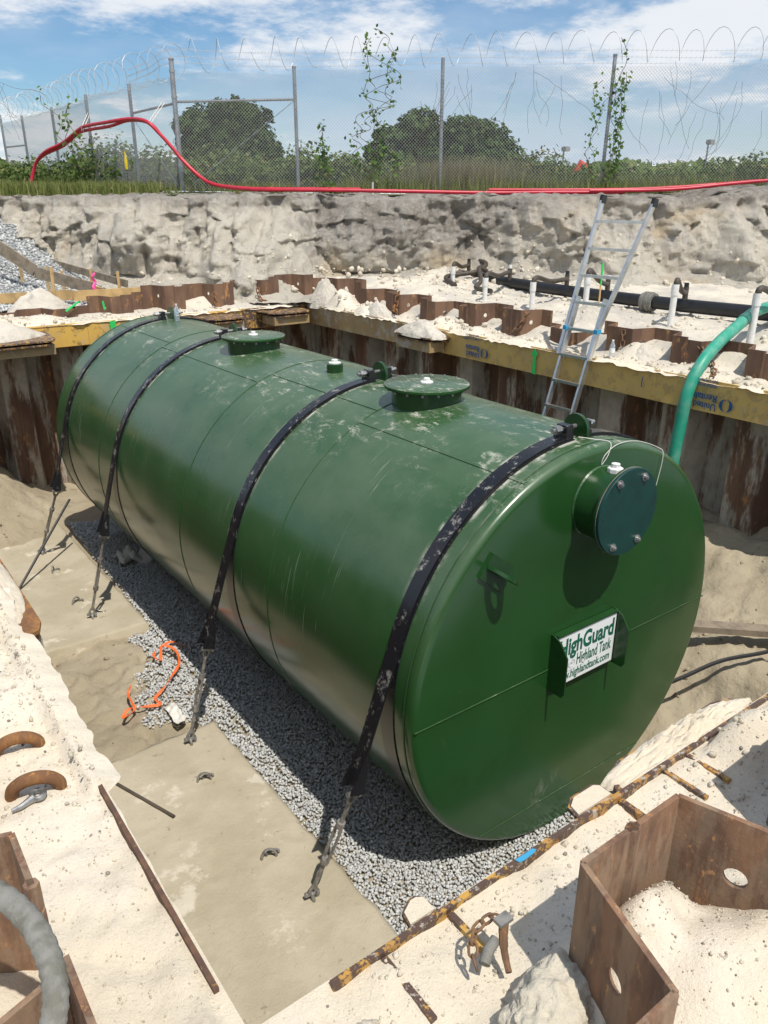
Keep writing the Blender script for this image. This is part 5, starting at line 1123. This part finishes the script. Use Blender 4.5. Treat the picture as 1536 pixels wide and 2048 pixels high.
for i in range(6000):
    u = rnd.uniform(-10.5, -4.7); v = 17.45+.9*rnd.random()
    if fbm(u*.9, v, 8, 3) < -.1: continue
    pts.append(W(u, v, 4.60)[:])
V, F = blades(pts, .27, .008, np.random.default_rng(4)); tag(npobj('grass', V, F, m_grass), 'rough green grass along the fence line', 'grass', kind='stuff')
pts = [W(1.9+rnd.gauss(0, .75), 20.0+rnd.gauss(0, .35), 4.66)[:] for i in range(3200)]; V, F = blades(pts, .72, .006, np.random.default_rng(5), .4); tag(npobj('grass_clump', V, F, m_dry), 'tall clump of dry straw coloured grass at the fence', 'grass clump')
pts = [W(rnd.uniform(-1, 8.5), 19.9+rnd.gauss(0, .5), 4.66)[:] for i in range(5000)]; V, F = blades(pts, .42, .006, np.random.default_rng(6), .4); tag(npobj('tall_grass', V, F, m_grass), 'taller weedy grass behind the middle fence posts', 'grass', kind='stuff')
def weed(u, v, z, n, label, sd):
    g = np.random.default_rng(sd); Cs = W(u, v, z) ; C = np.array(Cs[:]) + g.normal(size=(n, 3))*np.array([.16, .16, .07]); C[:, 2] = np.maximum(C[:, 2], z); V, F = leaves(C, np.tile([0, 0, 1.], (n, 1)), .05, g); tag(npobj('weed', V, F, m_bush), label, 'weed')
weed(-2.35, 18.1, 4.68, 160, 'small weed growing over the red conduits below a fence post', 1); weed(-4.6, 18.2, 4.6, 220, 'small weed at the edge below the corner post', 2); weed(-5.9, 17.9, 4.62, 260, 'leafy weed overhanging the bank edge', 3); weed(-1.1, 18.2, 4.66, 130, 'weed by the white peg on the bank', 4)
def vine(u, z0, z1, wd, n, label, sd, ns=3):
    g = np.random.default_rng(sd); t = thing('vine', W(u, 19.2, z0), label, 'vine', 'climbing vines on the fence'); b = MB(); Cs = []
    for s in range(ns):
        P = []; zz = z0; uu = u + g.normal()*wd*.4; top = z0+(z1-z0)*g.uniform(.75, 1.) if s else z1
        while zz < top: P.append(W(uu, 19.2+g.normal()*.03, zz)); zz += .16; uu += g.normal()*wd*.34 + (u-uu)*.10
        if len(P) < 3: continue
        b.tube(catmull(P, 3), .006, 4)
        for k in range(n//ns): q = P[int(g.random()*len(P))]; Cs.append(np.array(q[:]) + g.normal(size=3)*np.array([.06, .05, .08]))
    b.build('stem', m_twig, t); Cs = np.array(Cs); V, F = leaves(Cs, np.tile([-.5, -.7, .3], (len(Cs), 1)), .068, g); npobj('leaves', V, F, m_vine, t)
vine(.05, 4.7, 8.05, .62, 210, 'tall leafy vine climbing past the razor wire between two posts', 1, 4); vine(4.98, 4.7, 7.75, .26, 190, 'leafy vine wrapped round the leaning fence post', 2, 4); vine(-1.3, 4.7, 6.05, .12, 90, 'short pale vine beside the fence post with the rail end', 3, 2)
vine(5.25, 4.7, 6.9, .10, 140, 'thin vine strand hanging beside the wrapped post', 6, 2); vine(-6.9, 5.2, 6.7, .4, 60, 'sparse vine on the receding fence by the leaning post', 4, 3); vine(-9, 5.2, 6.6, .4, 50, 'sparse vine on the receding fence by the conduit end', 5, 3)
def dead(u, sd, n, label):
    g = np.random.default_rng(sd); b = MB()
    for k in range(n):
        p = [u+g.normal()*.6, 6.85+g.normal()*.25]; a = -1.57+g.normal()*.5; P = []
        for q in range(int(g.uniform(5, 13))): P.append(W(p[0], 19.2, p[1])); p[0] += .17*math.cos(a); p[1] += .17*math.sin(a); a += g.normal()*.25
        b.tube(P, .0035, 3)
    tag(b.build('dead_vine', m_twig), label, 'dead vine', 'dead vines on the fence')
dead(1.4, 1, 12, 'bare dead vine twigs on the mesh by the post over the grass clump'); dead(3.2, 2, 9, 'bare dead vine twigs on the mesh between the two right posts'); dead(6.2, 3, 11, 'bare dead vine twigs on the mesh past the wrapped post'); dead(-9, 4, 14, 'bare dead vine twigs on the receding fence'); dead(7.9, 5, 8, 'bare dead vine twigs on the mesh near the last post')
t = thing('flower_spike', W(-6.15, 20.3, 4.7), 'upright yellow flower spike below the red conduits', 'flower')
b0 = W(-6.15, 20.3, 4.7); MB().tube([b0, b0+Vector((0, 0, .55))], .008, 5).build('stem', m_twig, t); MB().tube([b0+Vector((0, 0, .5)), b0+Vector((0, 0, .65)), b0+Vector((0, 0, .9))], [.035, .04, .01], 7).build('blossom', plain('yellow_petal', (.7, .5, .02), .7), t)
# far lamps, fence and machine
for u, h, lab in ((9.45, 7.02, 'distant lamp post beside the red machine'), (17.0, 7.35, 'distant lamp post standing alone over the scrub')):
    t = thing('lamp_post', W(u, 45, 4.9), lab, 'lamp post'); MB().tube([W(u, 45, 4.9), W(u, 45, h)], .05, 6).build('pole', m_post, t); MB().box(W(u+.1, 45, h+.02), (.34, .3, .22)).build('lamp_head', plain('lamp_grey', (.3, .3, .3), .5), t)
t = MB(); t.tube([W(9.95, 44, 5.0), W(10.0, 44, 5.9), W(10.2, 44, 6.3), W(10.5, 44, 6.1), W(10.55, 44, 5.3)], .22, 8); tag(t.build('red_machine', m_dkred, None, True), 'bit of a red machine showing over the scrub', 'machine')
t = thing('far_fence', W(14, 48, 5.1), 'distant low fence line over the scrub', 'fence'); MB().tube([W(7, 48, 6.32), W(28, 48, 6.40)], .03, 5).build('top_rail', m_post, t)
for k in range(8): MB().tube([W(8+k*2.8, 48, 5.0), W(8+k*2.8, 48, 6.4)], .035, 5).build('post', m_post, t)
t = MB(); t.bar(W(-.25, 18.5, 4.6), W(-.25, 18.5, 4.88), .03, .02); tag(t.build('peg', m_white), 'small white peg standing behind the red conduits', 'peg')
t = MB(); t.box(W(5.8, 18.7, 4.72), (1.3, .25, .06), Matrix.Rotation(-.62, 3, 'Z')); tag(t.build('plank', m_wood2), 'grey plank lying in the grass behind the red conduits', 'plank')
